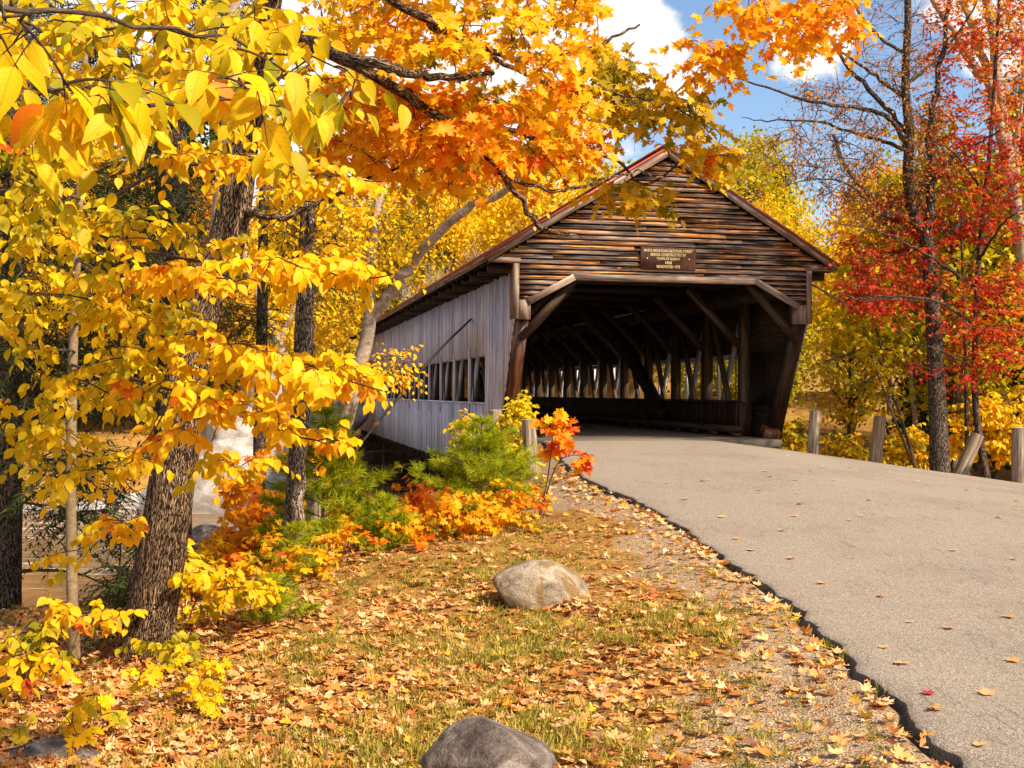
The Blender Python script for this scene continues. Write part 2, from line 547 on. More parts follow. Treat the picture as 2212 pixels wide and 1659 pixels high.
def rockmat(name, dark, mid, light, scale=3.0, stain=None, bumpy=0.7):
    m, t, o = newmat(name)
    g = gcmap(t, (1, 1, 1))
    n1 = noise(t, g, scale, 8, 0.65, 0.5); n2 = noise(t, g, scale*14, 4, 0.7); n3 = noise(t, g, scale*0.55, 4, 0.6, 1.2)
    f = math_(t, 'ADD', math_(t, 'MULTIPLY', n1, 0.75), math_(t, 'MULTIPLY', n2, 0.25))
    c = ramp(t, f, [(0.36, dark), (0.5, mid), (0.64, light)])
    if stain:
        c = mixc(t, math_(t, 'MULTIPLY', ramp_f(t, n3, 0.52, 0.62), stain[1]), c, stain[0])
    princ(t, o, c, 0.8, bump(t, math_(t, 'ADD', n1, math_(t, 'MULTIPLY', n2, 0.35)), bumpy, 0.05), 0.25)
    return m


M = {}
YEL = [(0.0, (0.20, 0.20, 0.003)), (0.22, (0.50, 0.38, 0.003)), (0.52, (0.88, 0.56, 0.002)), (0.78, (0.90, 0.42, 0.002)), (0.93, (0.76, 0.17, 0.004)), (1.0, (0.42, 0.06, 0.006))]
ORA = [(0.0, (0.17, 0.16, 0.004)), (0.2, (0.50, 0.31, 0.004)), (0.38, (0.86, 0.47, 0.003)), (0.65, (0.90, 0.34, 0.003)), (0.86, (0.82, 0.17, 0.004)), (1.0, (0.60, 0.05, 0.006))]
RED = [(0.0, (0.70, 0.27, 0.004)), (0.3, (0.62, 0.10, 0.003)), (0.55, (0.55, 0.028, 0.004)), (1.0, (0.28, 0.006, 0.006))]
LIT = [(0.0, (0.13, 0.035, 0.008)), (0.22, (0.40, 0.12, 0.018)), (0.45, (0.62, 0.26, 0.055)), (0.72, (0.76, 0.47, 0.24)), (0.88, (0.78, 0.28, 0.02)), (0.96, (0.62, 0.42, 0.02)), (1.0, (0.45, 0.02, 0.02))]
GRN = [(0.0, (0.035, 0.065, 0.008)), (0.5, (0.11, 0.16, 0.012)), (1.0, (0.30, 0.34, 0.015))]
PIN = [(0.0, (0.12, 0.16, 0.006)), (0.5, (0.33, 0.37, 0.008)), (1.0, (0.60, 0.52, 0.012))]
HEM = [(0.0, (0.012, 0.022, 0.006)), (0.5, (0.035, 0.055, 0.010)), (1.0, (0.10, 0.12, 0.015))]
M['yellow'] = leafmat('yellow leaves', YEL)
M['yellow_near'] = leafmat('yellow beech leaves with veins', YEL, veins=True)
M['orange'] = leafmat('orange maple leaves', ORA)
M['rusty'] = leafmat('rusty orange leaves', [(0, (.55, .30, .02)), (.5, (.62, .24, .015)), (1, (.55, .08, .01))])
M['red'] = leafmat('red maple leaves', RED)
M['litter'] = leafmat('dry fallen leaves', LIT, trans=0.15, gloss=0.05)
M['green'] = leafmat('green leaves', GRN)
M['pine'] = leafmat('pine needles', PIN, trans=0.3)
M['hemlock'] = leafmat('hemlock needles', HEM, trans=0.2)
M['far'] = leafmat('far foliage', [(0, (0.55, 0.55, 0.6)), (0.5, (0.95, 0.95, 0.95)), (1, (1.0, 0.72, 0.6))], objcol=True)
M['twig'] = bark('twig bark', (0.035, 0.022, 0.014), (0.085, 0.058, 0.038), (0.17, 0.125, 0.09), 30, 0.3)
M['maplebark'] = bark('furrowed maple bark', (0.018, 0.008, 0.003), (0.12, 0.062, 0.028), (0.36, 0.23, 0.135), 58, 0.13, ((0.46, 0.36, 0.24), 0.60), 1.0, 0.02, gap=1)
M['darkbark'] = bark('dark conifer bark', (0.020, 0.013, 0.010), (0.095, 0.062, 0.042), (0.24, 0.175, 0.13), 45, 0.2, None, 1.0, 0.03, gap=1)
M['beechbark'] = bark('smooth beech bark', (0.10, 0.065, 0.035), (0.21, 0.145, 0.08), (0.34, 0.26, 0.17), 9, 1.6, ((0.46, 0.42, 0.33), 0.64), 0.35, 0.006)
M['birchbark'] = bark('pale birch bark', (0.10, 0.065, 0.045), (0.32, 0.24, 0.18), (0.54, 0.46, 0.38), 9, 2.2, ((0.055, 0.04, 0.03), 0.58), 0.5, 0.006)
M['greybark'] = bark('grey tree bark', (0.06, 0.04, 0.028), (0.22, 0.16, 0.115), (0.46, 0.36, 0.27), 44, 0.22, ((0.44, 0.40, 0.30), 0.62), 0.9, 0.02, gap=1)
M['siding'] = siding_mat()
M['grey_board'] = wood('silver grey boards', (0.20, 0.19, 0.235), (0.52, 0.51, 0.60), (0.74, 0.73, 0.82), 0.6, 0.3, 11, ((0.34, 0.25, 0.22), 0.35))
M['trim'] = wood('weathered trim', (0.055, 0.035, 0.026), (0.19, 0.13, 0.10), (0.38, 0.30, 0.25), 0.55, 0.3, 12, ((0.20, 0.085, 0.03), 0.55))
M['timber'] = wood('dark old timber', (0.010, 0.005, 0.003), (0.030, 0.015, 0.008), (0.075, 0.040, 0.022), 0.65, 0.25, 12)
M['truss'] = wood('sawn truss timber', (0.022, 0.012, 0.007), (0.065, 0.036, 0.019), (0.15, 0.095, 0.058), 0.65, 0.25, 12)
M['varnish'] = wood('peeling varnished timber', (0.010, 0.003, 0.002), (0.045, 0.012, 0.004), (0.15, 0.042, 0.010), 0.35, 0.5, 7, ((0.30, 0.17, 0.10), 0.55))
M['post'] = wood('weathered guard post wood', (0.075, 0.052, 0.036), (0.23, 0.175, 0.13), (0.44, 0.37, 0.30), 0.75, 0.2, 16, ((0.22, 0.10, 0.045), 0.55), 0.9)
M['rail'] = wood('yellowed fence rail', (0.20, 0.13, 0.04), (0.40, 0.27, 0.08), (0.52, 0.38, 0.14))


def simple(name, col, rough=0.6, metal=0.0, spec=0.3, var=0.25, scale=8.0):
    m, t, o = newmat(name)
    n = noise(t, gcmap(t, (1, 1, 1)), scale, 5, 0.65)
    a = tuple(c*(1-var) for c in col); b = tuple(min(1, c*(1+var)) for c in col)
    princ(t, o, ramp(t, n, [(0.3, a), (0.7, b)]), rough, bump(t, n, 0.25, 0.004), spec, metal)
    return m


M['roof'] = simple('red metal roofing', (0.30, 0.055, 0.03), 0.4, 0.3, 0.5)
M['sign'] = simple('brown sign board', (0.085, 0.035, 0.024), 0.5, var=0.35, scale=10)
M['letter'] = simple('routed yellow lettering', (0.80, 0.62, 0.26), 0.6, var=0.1)
M['white'] = simple('white paint', (0.75, 0.72, 0.66), 0.5, var=0.1)
M['cable'] = simple('dark steel cable', (0.022, 0.016, 0.012), 0.55, 0.4)
M['rust'] = simple('rusty iron', (0.14, 0.06, 0.03), 0.7, 0.3)
M['boulder'] = rockmat('granite boulder', (0.12, 0.085, 0.055), (0.34, 0.26, 0.185), (0.58, 0.48, 0.37), 5.0, ((0.22, 0.125, 0.035), 0.8), 1.0)
M['greyrock'] = rockmat('dark grey boulder', (0.05, 0.036, 0.03), (0.17, 0.13, 0.112), (0.40, 0.33, 0.29), 5.0, ((0.045, 0.03, 0.026), 0.75), 1.0)
M['ledge'] = rockmat('pale granite ledge', (0.17, 0.145, 0.13), (0.35, 0.31, 0.285), (0.50, 0.46, 0.43), 1.4, ((0.25, 0.19, 0.145), 0.7), 1.0)
M['block'] = rockmat('abutment stone', (0.045, 0.036, 0.03), (0.12, 0.095, 0.075), (0.24, 0.20, 0.165), 2.4)
M['mortar'] = rockmat('mortar', (0.24, 0.22, 0.20), (0.36, 0.33, 0.31), (0.46, 0.43, 0.41), 4.0)


def ground_mat():
    m, t, o = newmat('forest floor')
    geo = nod(t, 'ShaderNodeNewGeometry'); p = geo.outputs['Position']
    n1 = noise(t, p, 2.2, 6, 0.65); n2 = noise(t, p, 26, 5, 0.7); n3 = noise(t, p, 120, 3, 0.7)
    f = math_(t, 'ADD', math_(t, 'MULTIPLY', n2, 0.6), math_(t, 'MULTIPLY', n1, 0.4))
    soil = ramp(t, f, [(0.36, (0.12, 0.05, 0.014)), (0.47, (0.30, 0.14, 0.034)), (0.55, (0.46, 0.25, 0.06)), (0.64, (0.42, 0.28, 0.055))])
    grass = ramp(t, math_(t, 'ADD', math_(t, 'MULTIPLY', n3, 0.5), math_(t, 'MULTIPLY', n2, 0.5)), [(0.35, (0.13, 0.075, 0.018)), (0.5, (0.30, 0.19, 0.038)), (0.62, (0.44, 0.30, 0.075))])
    c = mixc(t, ramp_f(t, n1, 0.50, 0.64), soil, grass)
    v = nod(t, 'ShaderNodeTexVoronoi'); v.inputs['Scale'].default_value = 85; t.links.new(p, v.inputs['Vector'])
    sep = nod(t, 'ShaderNodeSeparateColor'); t.links.new(v.outputs['Color'], sep.inputs[0])
    grav = ramp(t, sep.outputs[0], [(0.0, (0.20, 0.125, 0.070)), (0.5, (0.37, 0.25, 0.150)), (1.0, (0.60, 0.44, 0.29))])
    grav = mixc(t, math_(t, 'MULTIPLY', ramp_f(t, n2, 0.45, 0.62), 0.45), grav, (0.20, 0.13, 0.07))
    a = nod(t, 'ShaderNodeAttribute', attribute_name='tint')
    g = ramp_f(t, math_(t, 'ADD', a.outputs['Fac'], math_(t, 'MULTIPLY', math_(t, 'SUBTRACT', n1, 0.5), 1.6)), 0.42, 0.62)
    c = mixc(t, g, c, grav)
    h = math_(t, 'ADD', math_(t, 'MULTIPLY', n2, 1.0), math_(t, 'MULTIPLY', v.outputs['Distance'], 0.5))
    princ(t, o, c, 0.9, bump(t, h, 0.8, 0.03), 0.15)
    return m


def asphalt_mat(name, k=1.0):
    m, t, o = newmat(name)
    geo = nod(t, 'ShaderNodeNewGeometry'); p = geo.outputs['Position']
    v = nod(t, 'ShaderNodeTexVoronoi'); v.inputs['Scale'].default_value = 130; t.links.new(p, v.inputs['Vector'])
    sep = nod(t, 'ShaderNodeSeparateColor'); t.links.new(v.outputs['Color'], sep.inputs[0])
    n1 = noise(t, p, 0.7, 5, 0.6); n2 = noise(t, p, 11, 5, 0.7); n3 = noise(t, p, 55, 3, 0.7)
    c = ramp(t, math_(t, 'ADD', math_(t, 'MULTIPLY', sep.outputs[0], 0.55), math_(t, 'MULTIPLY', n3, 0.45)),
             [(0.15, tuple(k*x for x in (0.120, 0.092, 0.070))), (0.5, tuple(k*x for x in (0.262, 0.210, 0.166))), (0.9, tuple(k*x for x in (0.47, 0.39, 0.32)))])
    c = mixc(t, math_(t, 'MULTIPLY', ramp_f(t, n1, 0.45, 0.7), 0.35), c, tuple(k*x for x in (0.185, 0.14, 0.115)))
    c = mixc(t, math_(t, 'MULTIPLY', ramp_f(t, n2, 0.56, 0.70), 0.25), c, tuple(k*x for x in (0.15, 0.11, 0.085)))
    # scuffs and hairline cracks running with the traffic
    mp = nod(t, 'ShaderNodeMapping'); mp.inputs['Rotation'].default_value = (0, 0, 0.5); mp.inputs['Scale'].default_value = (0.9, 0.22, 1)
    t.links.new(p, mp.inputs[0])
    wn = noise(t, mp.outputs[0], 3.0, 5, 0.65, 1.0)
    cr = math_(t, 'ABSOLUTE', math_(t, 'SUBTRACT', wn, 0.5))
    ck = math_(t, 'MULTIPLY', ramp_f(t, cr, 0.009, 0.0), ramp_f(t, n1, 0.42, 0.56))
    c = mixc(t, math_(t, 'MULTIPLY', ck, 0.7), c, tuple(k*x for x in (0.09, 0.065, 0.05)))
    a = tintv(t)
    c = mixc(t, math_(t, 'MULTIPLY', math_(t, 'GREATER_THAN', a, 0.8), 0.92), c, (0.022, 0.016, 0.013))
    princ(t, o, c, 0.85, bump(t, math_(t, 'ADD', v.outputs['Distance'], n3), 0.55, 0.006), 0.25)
    return m


def water_mat():
    m, t, o = newmat('river water')
    geo = nod(t, 'ShaderNodeNewGeometry'); p = geo.outputs['Position']
    mp = nod(t, 'ShaderNodeMapping'); mp.inputs['Rotation'].default_value = (0, 0, 0.12); mp.inputs['Scale'].default_value = (0.35, 1.7, 1)
    t.links.new(p, mp.inputs[0])
    n1 = noise(t, mp.outputs[0], 1.1, 6, 0.6, 0.7); n2 = noise(t, mp.outputs[0], 3.5, 4, 0.6, 0.4)
    foam = math_(t, 'MULTIPLY', ramp_f(t, n1, 0.50, 0.64), ramp_f(t, n2, 0.36, 0.62))
    c = mixc(t, foam, (0.20, 0.105, 0.045), (0.66, 0.60, 0.55))
    r = math_(t, 'MULTIPLY_ADD', foam, 0.55, 0.10)
    princ(t, o, c, r, bump(t, math_(t, 'ADD', n1, n2), 0.35, 0.06), 0.5)
    return m


M['ground'] = ground_mat(); M['asphalt'] = asphalt_mat('pale worn asphalt'); M['water'] = water_mat()
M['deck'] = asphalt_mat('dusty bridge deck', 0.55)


# ------------------------------------------------------------------ terrain
def S(t):
    t = np.clip(t, 0, 1); return t*t*(3-2*t)


def zr(x, y):
    s = S((y-6)/18.0)
    return 0.64*s - 0.13*np.maximum(0, x-4.2)*s


def hit(f, px, py, dmax=60.0):
    r = rays(px, py); d = np.linspace(2.0, dmax, 6000)
    q = r[None]*d[:, None] + A([0, 0, CH])
    k = np.argmax(q[:, 2] < f(q[:, 0], q[:, 1]))
    return q[k]


EDGE_PX = [(2080, 1659), (2000, 1580), (1850, 1430), (1700, 1290), (1560, 1200), (1480, 1140), (1400, 1090), (1335, 1062), (1270, 1036), (1225, 1005)]
EP = A([hit(zr, *p) for p in EDGE_PX])
EDGE = np.concatenate([[[2.02, -4], [1.95, 2.5]], EP[:, :2], [[0.70, 23.0], [0.62, 24.6]]])


def xe(y):
    return np.interp(y, EDGE[:, 1], EDGE[:, 0])


BANK = A([(-60, 2), (-14, 8.5), (-6, 10.3), (-2.9, 11.4), (-1.9, 12.6), (-0.7, 14.0), (0.05, 17), (0.25, 20), (0.35, 24), (0.6, 26.8), (5.6, 27.2), (6.6, 26.2), (9.0, 25.3), (15, 23.0), (60, 10)], float)


def bank_d(x, y):
    p = np.stack([np.ravel(x), np.ravel(y)], -1); best = np.full(len(p), 1e9); sg = np.ones(len(p))
    for a, b in zip(BANK[:-1], BANK[1:]):
        e = b-a; t = np.clip(((p-a) @ e)/(e @ e), 0, 1); q = p - (a + t[:, None]*e); d = (q**2).sum(1)
        c = e[0]*(p[:, 1]-a[1]) - e[1]*(p[:, 0]-a[0]); k = d < best
        best = np.where(k, d, best); sg = np.where(k, np.sign(c), sg)
    return (np.sqrt(best)*sg).reshape(np.shape(x))


def gz(x, y):
    x = np.asarray(x, float); y = np.asarray(y, float)
    sh = np.shape(x + y); x = np.broadcast_to(x, sh); y = np.broadcast_to(y, sh)
    left = np.maximum(0, xe(y) - x)
    k = 0.05 + 0.45*S((y-12)/9)
    b = zr(x, np.minimum(y, 27)) - 0.05 - np.minimum(k*left, 0.5) - 0.02*np.maximum(0, left-1)
    b = np.where(left <= 0, b - 0.05, b)
    d = bank_d(x, y)
    right = S((x-5.0)/3.0)
    drop = (0.36*(1-right) + 0.16*right)*np.maximum(0, np.sqrt(d*np.abs(d)+0 if False else np.maximum(d, 0)**2 + 0.25) - 0.5)
    floor = -3.1*(1-right) - 0.9*right
    z = np.maximum(b - drop, floor)
    yf = 41 + 21*S((x+15)/5)*(1-right)
    fb = np.maximum(0, y-yf)
    z = z + np.minimum(0.42*fb, 2.6) + 0.05*fb*(1-right) + 0.13*np.clip(y-62, 0, 180)
    und = 0.022*np.sin(2.1*x+1.3*y) + 0.018*np.sin(3.7*x-2.3*y+1) + 0.012*np.sin(7*x+5*y)
    return z + und*np.clip(left*1.5 + np.maximum(d, 0), 0, 1)


def G(px, py, dmax=60.0):
    return hit(gz, px, py, dmax)


xs = np.concatenate([np.arange(-200, -20, 12), np.arange(-20, -8, .8), np.arange(-8, 3.4, .1), np.arange(3.4, 14, .4), np.arange(14, 40, 2), np.arange(40, 221, 15)])
ys = np.concatenate([np.arange(-6, 2, .5), np.arange(2, 22, .1), np.arange(22, 32, .3), np.arange(32, 70, 1.0), np.arange(70, 130, 4), np.arange(130, 700, 30)])
XX, YY = np.meshgrid(xs, ys)
ZZ = gz(XX, YY) - 0.0
nx, ny = len(xs), len(ys)
ii = (np.arange(ny-1)[:, None]*nx + np.arange(nx-1)[None]).ravel()
gq = np.stack([ii, ii+1, ii+1+nx, ii+nx], -1)
dl = xe(YY) - XX
wid = 0.7 + 0.75*S((9-YY)/5) + 0.25*np.sin(1.3*YY)
gt = np.where(dl > -0.3, np.clip(1.0 - 0.5*dl/wid, 0, 1), 0.9)*np.where(YY < 21, 1, 0)
gt = gt*np.where(bank_d(XX, YY) > 0.5, 0, 1)
structure(MB().add(np.stack([XX, YY, ZZ], -1).reshape(-1, 3), gq, gt.ravel()).build('ground', M['ground'], smooth=True))

WZ = -2.4
structure(MB().add([[-150, 4, WZ], [60, 4, WZ], [60, 75, WZ], [-150, 75, WZ]], A([[0, 1, 2, 3]])).build('river_water', M['water']))

# road: a sheet with a broken dark edge
tl = np.linspace(0, 1, 700)
cum = np.concatenate([[0], np.cumsum(np.linalg.norm(np.diff(EDGE, axis=0), axis=1))]); cum /= cum[-1]
Lx = np.interp(tl, cum, EDGE[:, 0]); Ly = np.interp(tl, cum, EDGE[:, 1])
Lx = np.convolve(np.pad(Lx, 20, 'edge'), np.ones(41)/41, 'valid')
jag = 0.016*np.sin(5.1*Ly) + 0.012*np.sin(13*Ly+1) + np.convolve(rng.normal(0, 0.016, len(Lx)+4), np.ones(5)/3, 'valid')
Lx = Lx + jag
RP = A([(16, -4), (16, 16), (11.5, 22.0), (9.9, 23.5), (8.8, 24.3), (7.5, 24.85), (6.4, 25.3), (5.75, 25.7)], float)
cr = np.concatenate([[0], np.cumsum(np.linalg.norm(np.diff(RP, axis=0), axis=1))]); cr /= cr[-1]
Rx = np.interp(tl, cr, RP[:, 0]); Ry = np.interp(tl, cr, RP[:, 1])
cols = np.concatenate([[0, 0.004, 0.012], np.linspace(0.03, 1, 40)])
RX = Lx[:, None]*(1-cols) + Rx[:, None]*cols; RY = Ly[:, None]*(1-cols) + Ry[:, None]*cols
RZ = zr(RX, RY) + 0.0
RZ[:, 0] -= 0.018; RZ[:, 1] -= 0.006
rv = np.stack([RX, RY, RZ], -1)
side = rv[:, :1].copy(); side[..., 2] -= 0.07; side[..., 0] -= 0.035 + rng.uniform(0, .02, side[..., 0].shape)
rv = np.concatenate([side, rv], 1)
nc = rv.shape[1]
i0 = (np.arange(len(tl)-1)[:, None]*nc + np.arange(nc-1)[None]).ravel()
rt = np.zeros(rv.shape[:2]); rt[:, :2] = 1.0
structure(MB().add(rv.reshape(-1, 3), np.stack([i0, i0+1, i0+1+nc, i0+nc], -1), rt.ravel()).build('road', M['asphalt'], smooth=True))


# ------------------------------------------------------------------ covered bridge (u across, v into the bridge, z up from the deck)
BZ = CH - 0.9542
bridge = thing('covered_bridge', 'weathered brown wooden covered bridge with clapboard gable and red metal roof edge', 'covered bridge', (3.1852, 25.091, BZ), 0.2113)
BL = 36.6
SLOPE = (6.0-3.69)/3.81


def part(mb, name, mat, smooth=False, parent=None):
    return mb.build(name, mat, parent or bridge, smooth=smooth)


# clapboards, board by board
def clapboards(v0, out):
    mb = MB(); low = []
    z = 2.87
    while z < 5.80:
        zm = z + 0.05
        ue = 3.13 if z < 3.60 else (5.88 - zm)/SLOPE
        spans = [(-ue, ue)]
        if zm < 3.36:
            ui = np.interp(zm, [2.87, 3.37], [2.96, 2.0]); spans = [(-ue, -ui), (ui, ue)]
        for a, b in spans:
            if b - a < 0.08: continue
            cuts = [a]
            c = a + rng.uniform(1.0, 4.5)
            while c < b - 0.4:
                cuts.append(c); c += rng.uniform(2.4, 4.8)
            cuts.append(b)
            for p, q in zip(cuts[:-1], cuts[1:]):
                sg = rng.normal(0, 0.0035)
                v = []
                nseg = max(2, int((q-p)/0.5)+1)
                uu = np.linspace(p+0.002, q-0.002, nseg)
                wb = rng.normal(0, 0.003, nseg)
                for u_, w_ in zip(uu, wb):
                    v += [[u_, v0 + out*0.056 + out*w_, z - 0.016 + sg + w_*0.6], [u_, v0 + out*0.004, z + 0.114], [u_, v0, z + 0.108], [u_, v0, z - 0.010 + sg]]
                v = A(v); f = []
                for s_ in range(nseg-1):
                    o_ = 4*s_
                    for k in range(4):
                        f.append([o_+k, o_+(k+1) % 4, o_+4+(k+1) % 4, o_+4+k])
                f += [[0, 3, 2, 1], [4*nseg-4, 4*nseg-3, 4*nseg-2, 4*nseg-1]]
                g = np.stack([v[:, 0], (v[:, 2]-z), v[:, 1]], 1) + rng.uniform(-50, 50, 3)
                mb.add(v, A(f), np.clip(rng.normal(0.5, 0.075), 0, 1), g)
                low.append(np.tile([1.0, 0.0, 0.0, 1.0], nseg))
        z += 0.105
    return mb, np.concatenate(low)


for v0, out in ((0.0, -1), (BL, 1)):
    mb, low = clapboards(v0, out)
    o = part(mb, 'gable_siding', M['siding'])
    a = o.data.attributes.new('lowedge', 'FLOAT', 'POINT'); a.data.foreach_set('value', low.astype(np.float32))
    bk = MB()
    prism(bk, [(-3.1, 3.42), (3.1, 3.42), (3.6, 3.66), (0, 5.86), (-3.6, 3.66)], v0 + 0.012*(-out), v0 + 0.035*(-out), 0.2, 1)
    part(bk, 'gable_backing', M['timber'])

# trims of the near portal
def trim(name, fn, mat='trim'):
    mb = MB(); fn(mb); return part(mb, name, M[mat])


for s in (-1, 1):
    trim('corner_board', lambda mb: box(mb, (min(s*3.25, s*3.13), -0.05, 2.458), (max(s*3.25, s*3.13), 0.02, 3.60), 0.45, 2))
    trim('corner_return', lambda mb: box(mb, (min(s*3.25, s*3.215), 0.022, 2.458), (max(s*3.25, s*3.215), 0.30, 3.60), 0.35, 2))
    trim('post_box', lambda mb: (box(mb, (min(s*3.128, s*2.92), -0.045, 2.45), (max(s*3.128, s*2.92), 0.02, 2.86), 0.6, 2), box(mb, (min(s*2.918, s*2.89), -0.045, 2.45), (max(s*2.918, s*2.89), 0.28, 2.84), 0.5, 2)))
    trim('opening_brace_trim', lambda mb: beam(mb, (s*1.985, -0.06, 3.325), (s*2.93, -0.06, 2.815), 0.05, 0.135, (0, 0, 1), 0.62))
    trim('eave_return', lambda mb: box(mb, (min(s*3.76, s*3.10), -0.052, 3.585), (max(s*3.76, s*3.10), -0.006, 3.70), 0.42, 0))
    trim('rake_board', lambda mb: beam(mb, (s*3.80, -0.085, 3.665), (s*0.02, -0.085, 5.955), 0.05, 0.17, (0, 0, 1), 0.55))
    trim('rake_soffit', lambda mb: beam(mb, (s*3.78, -0.03, 3.72), (s*0.02, -0.03, 5.99), 0.055, 0.06, (0, 0, 1), 0.3))
trim('lintel_trim', lambda mb: box(mb, (-1.99, -0.066, 3.262), (1.99, -0.012, 3.392), 0.6, 0))

# roof
mbr = MB()
for s in (-1, 1):
    n = A([s*SLOPE, 0, 1]); n /= np.linalg.norm(n)
    a = A([0, 0, 6.03]); b = A([s*3.86, 0, 6.03 - 3.86*SLOPE])
    v = []
    for vv in (-0.14, BL+0.12):
        for p in (a, b):
            for h in (0.0, 0.028):
                v.append(p + A([0, vv, 0]) + A([0, 0, h]))
    mbr.add(v, A([[0, 2, 6, 4], [1, 5, 7, 3], [0, 1, 3, 2], [4, 6, 7, 5], [2, 3, 7, 6], [0, 4, 5, 1]]))
    for k in range(int(BL/0.6)+1):
        beam(mbr, a + A([0, k*0.6-0.1, 0.036]), b + A([0, k*0.6-0.1, 0.036]), 0.03, 0.03)
box(mbr, (-0.14, -0.15, 6.045), (0.14, BL+0.13, 6.085))
part(mbr, 'metal_roof', M['roof'])
mb = MB()
for s in (-1, 1):
    n = 26
    for k in range(n):        # roof boarding with narrow gaps
        t0, t1 = k/n, (k+0.97)/n
        x0, x1 = s*3.80*t0, s*3.80*t1
        z0, z1 = 6.02-abs(x0)*SLOPE, 6.02-abs(x1)*SLOPE
        v = [[x, vv, z+h] for vv in (-0.10, BL+0.08) for x, z in ((x0, z0), (x1, z1)) for h in (-0.026, -0.002)]
        mb.add(v, A([[0, 2, 6, 4], [1, 5, 7, 3], [0, 1, 3, 2], [4, 6, 7, 5], [2, 3, 7, 6], [0, 4, 5, 1]]), rng.uniform(0.2, 0.6), np.roll(A(v), -1, 1))
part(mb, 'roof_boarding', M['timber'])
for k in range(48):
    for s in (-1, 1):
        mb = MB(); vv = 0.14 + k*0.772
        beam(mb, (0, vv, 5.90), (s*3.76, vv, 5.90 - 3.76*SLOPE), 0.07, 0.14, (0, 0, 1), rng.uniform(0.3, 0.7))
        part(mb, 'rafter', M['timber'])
for s in (-1, 1):
    mb = MB(); box(mb, (min(s*3.79, s*3.825), -0.06, 3.60), (max(s*3.79, s*3.825), BL+0.06, 3.705), 0.4, 1); part(mb, 'eave_fascia', M['trim'])

# side walls: narrow vertical boards above and below one long window band
PV = [2.38 + 2.3*i for i in range(15)]


def front(z):
    return np.interp(z, [-0.9, 0.0, 2.46, 3.7], [1.98, 1.46, 0.06, 0.06])


for s in (-1, 1):
    mb = MB()
    v = 0.05
    while v < BL - 0.02:
        w = rng.uniform(0.085, 0.125); v1 = min(v + w, BL)
        segs = [(-0.84 + rng.normal(0, 0.012), 3.41 + rng.normal(0, 0.02))]
        if v1 > 3.13 and v < 34.6:
            segs = [(segs[0][0], 0.727 + rng.normal(0, 0.002)), (1.82 + rng.normal(0, 0.004), segs[0][1])]
        t_ = np.clip(rng.normal(0.5, 0.2), 0, 1); off = rng.uniform(0, 0.010)
        for z0, z1 in segs:
            x0, x1 = sorted((s*(3.195), s*(3.215 + off)))
            pa, pb = v + 0.002, v1 - 0.002
            zc = [z0, z0, z1, z1]; vc = [pa, pb, pb, pa]
            # rake the ends of the boards at the portal
            if pa < 2.0:
                zr0 = np.interp(-pa, [-1.98, -1.46, -0.06], [-0.9, 0.0, 2.46]); zr1 = np.interp(-pb, [-1.98, -1.46, -0.06], [-0.9, 0.0, 2.46])
                zc[0] = max(z0, zr0); zc[1] = max(z0, zr1)
            vv = A([[x, y, z] for x in (x0, x1) for y, z in zip(vc, zc)])
            mb.add(vv, A([[0, 1, 2, 3], [7, 6, 5, 4], [0, 4, 5, 1], [1, 5, 6, 2], [2, 6, 7, 3], [3, 7, 4, 0]]), t_, np.roll(vv, -2, 1)*A([1, 1, 1]) + rng.uniform(-40, 40, 3))
        v = v1
    wall = part(mb, 'side_wall', M['grey_board'])
    ib = MB()  # added dark lining: shade of the interior is put into its colour
    for z0, z1 in ((-0.8, 0.70), (1.93, 3.40)):
        box(ib, (min(s*3.16, s*3.188), 1.8 if z0 < 0 else 0.45, z0), (max(s*3.16, s*3.188), BL-.05, z1), 0.4, 1)
    box(ib, (min(s*3.16, s*3.188), 1.25, 0.70), (max(s*3.16, s*3.188), 3.12, 1.93), 0.4, 2)
    part(ib, 'shade_lining', M['timber'])
    sl_ = MB(); box(sl_, (min(s*3.24, s*2.95), 3.13, 0.70), (max(s*3.24, s*2.95), 34.6, 0.733), 0.6, 1); part(sl_, 'window_sill', M['grey_board'])
    hd = MB(); box(hd, (min(s*3.156, s*3.10), 3.1, 1.80), (max(s*3.156, s*3.10), 34.6, 1.925), 0.4, 1); part(hd, 'window_head', M['grey_board'])
    for k, pv in enumerate(PV[1:16]):
        d = MB(); c = 5.13 + 2.28*(k-0) if k < 13 else None
        if c is None or c > 34.4: continue
        box(d, (min(s*3.245, s*3.226), c-0.05, 0.42), (max(s*3.245, s*3.226), c+0.05, 1.99), 0.85, 2); box(d, (min(s*3.224, s*3.19), c-0.045, 0.74), (max(s*3.224, s*3.19), c+0.045, 1.80), 0.85, 2); part(d, 'window_mullion', M['grey_board'])
    pl = MB(); box(pl, (min(s*3.155, s*3.06), 0.12, 3.20), (max(s*3.155, s*3.06), BL-.1, 3.36), 0.5, 1); part(pl, 'wall_plate', M['timber'])

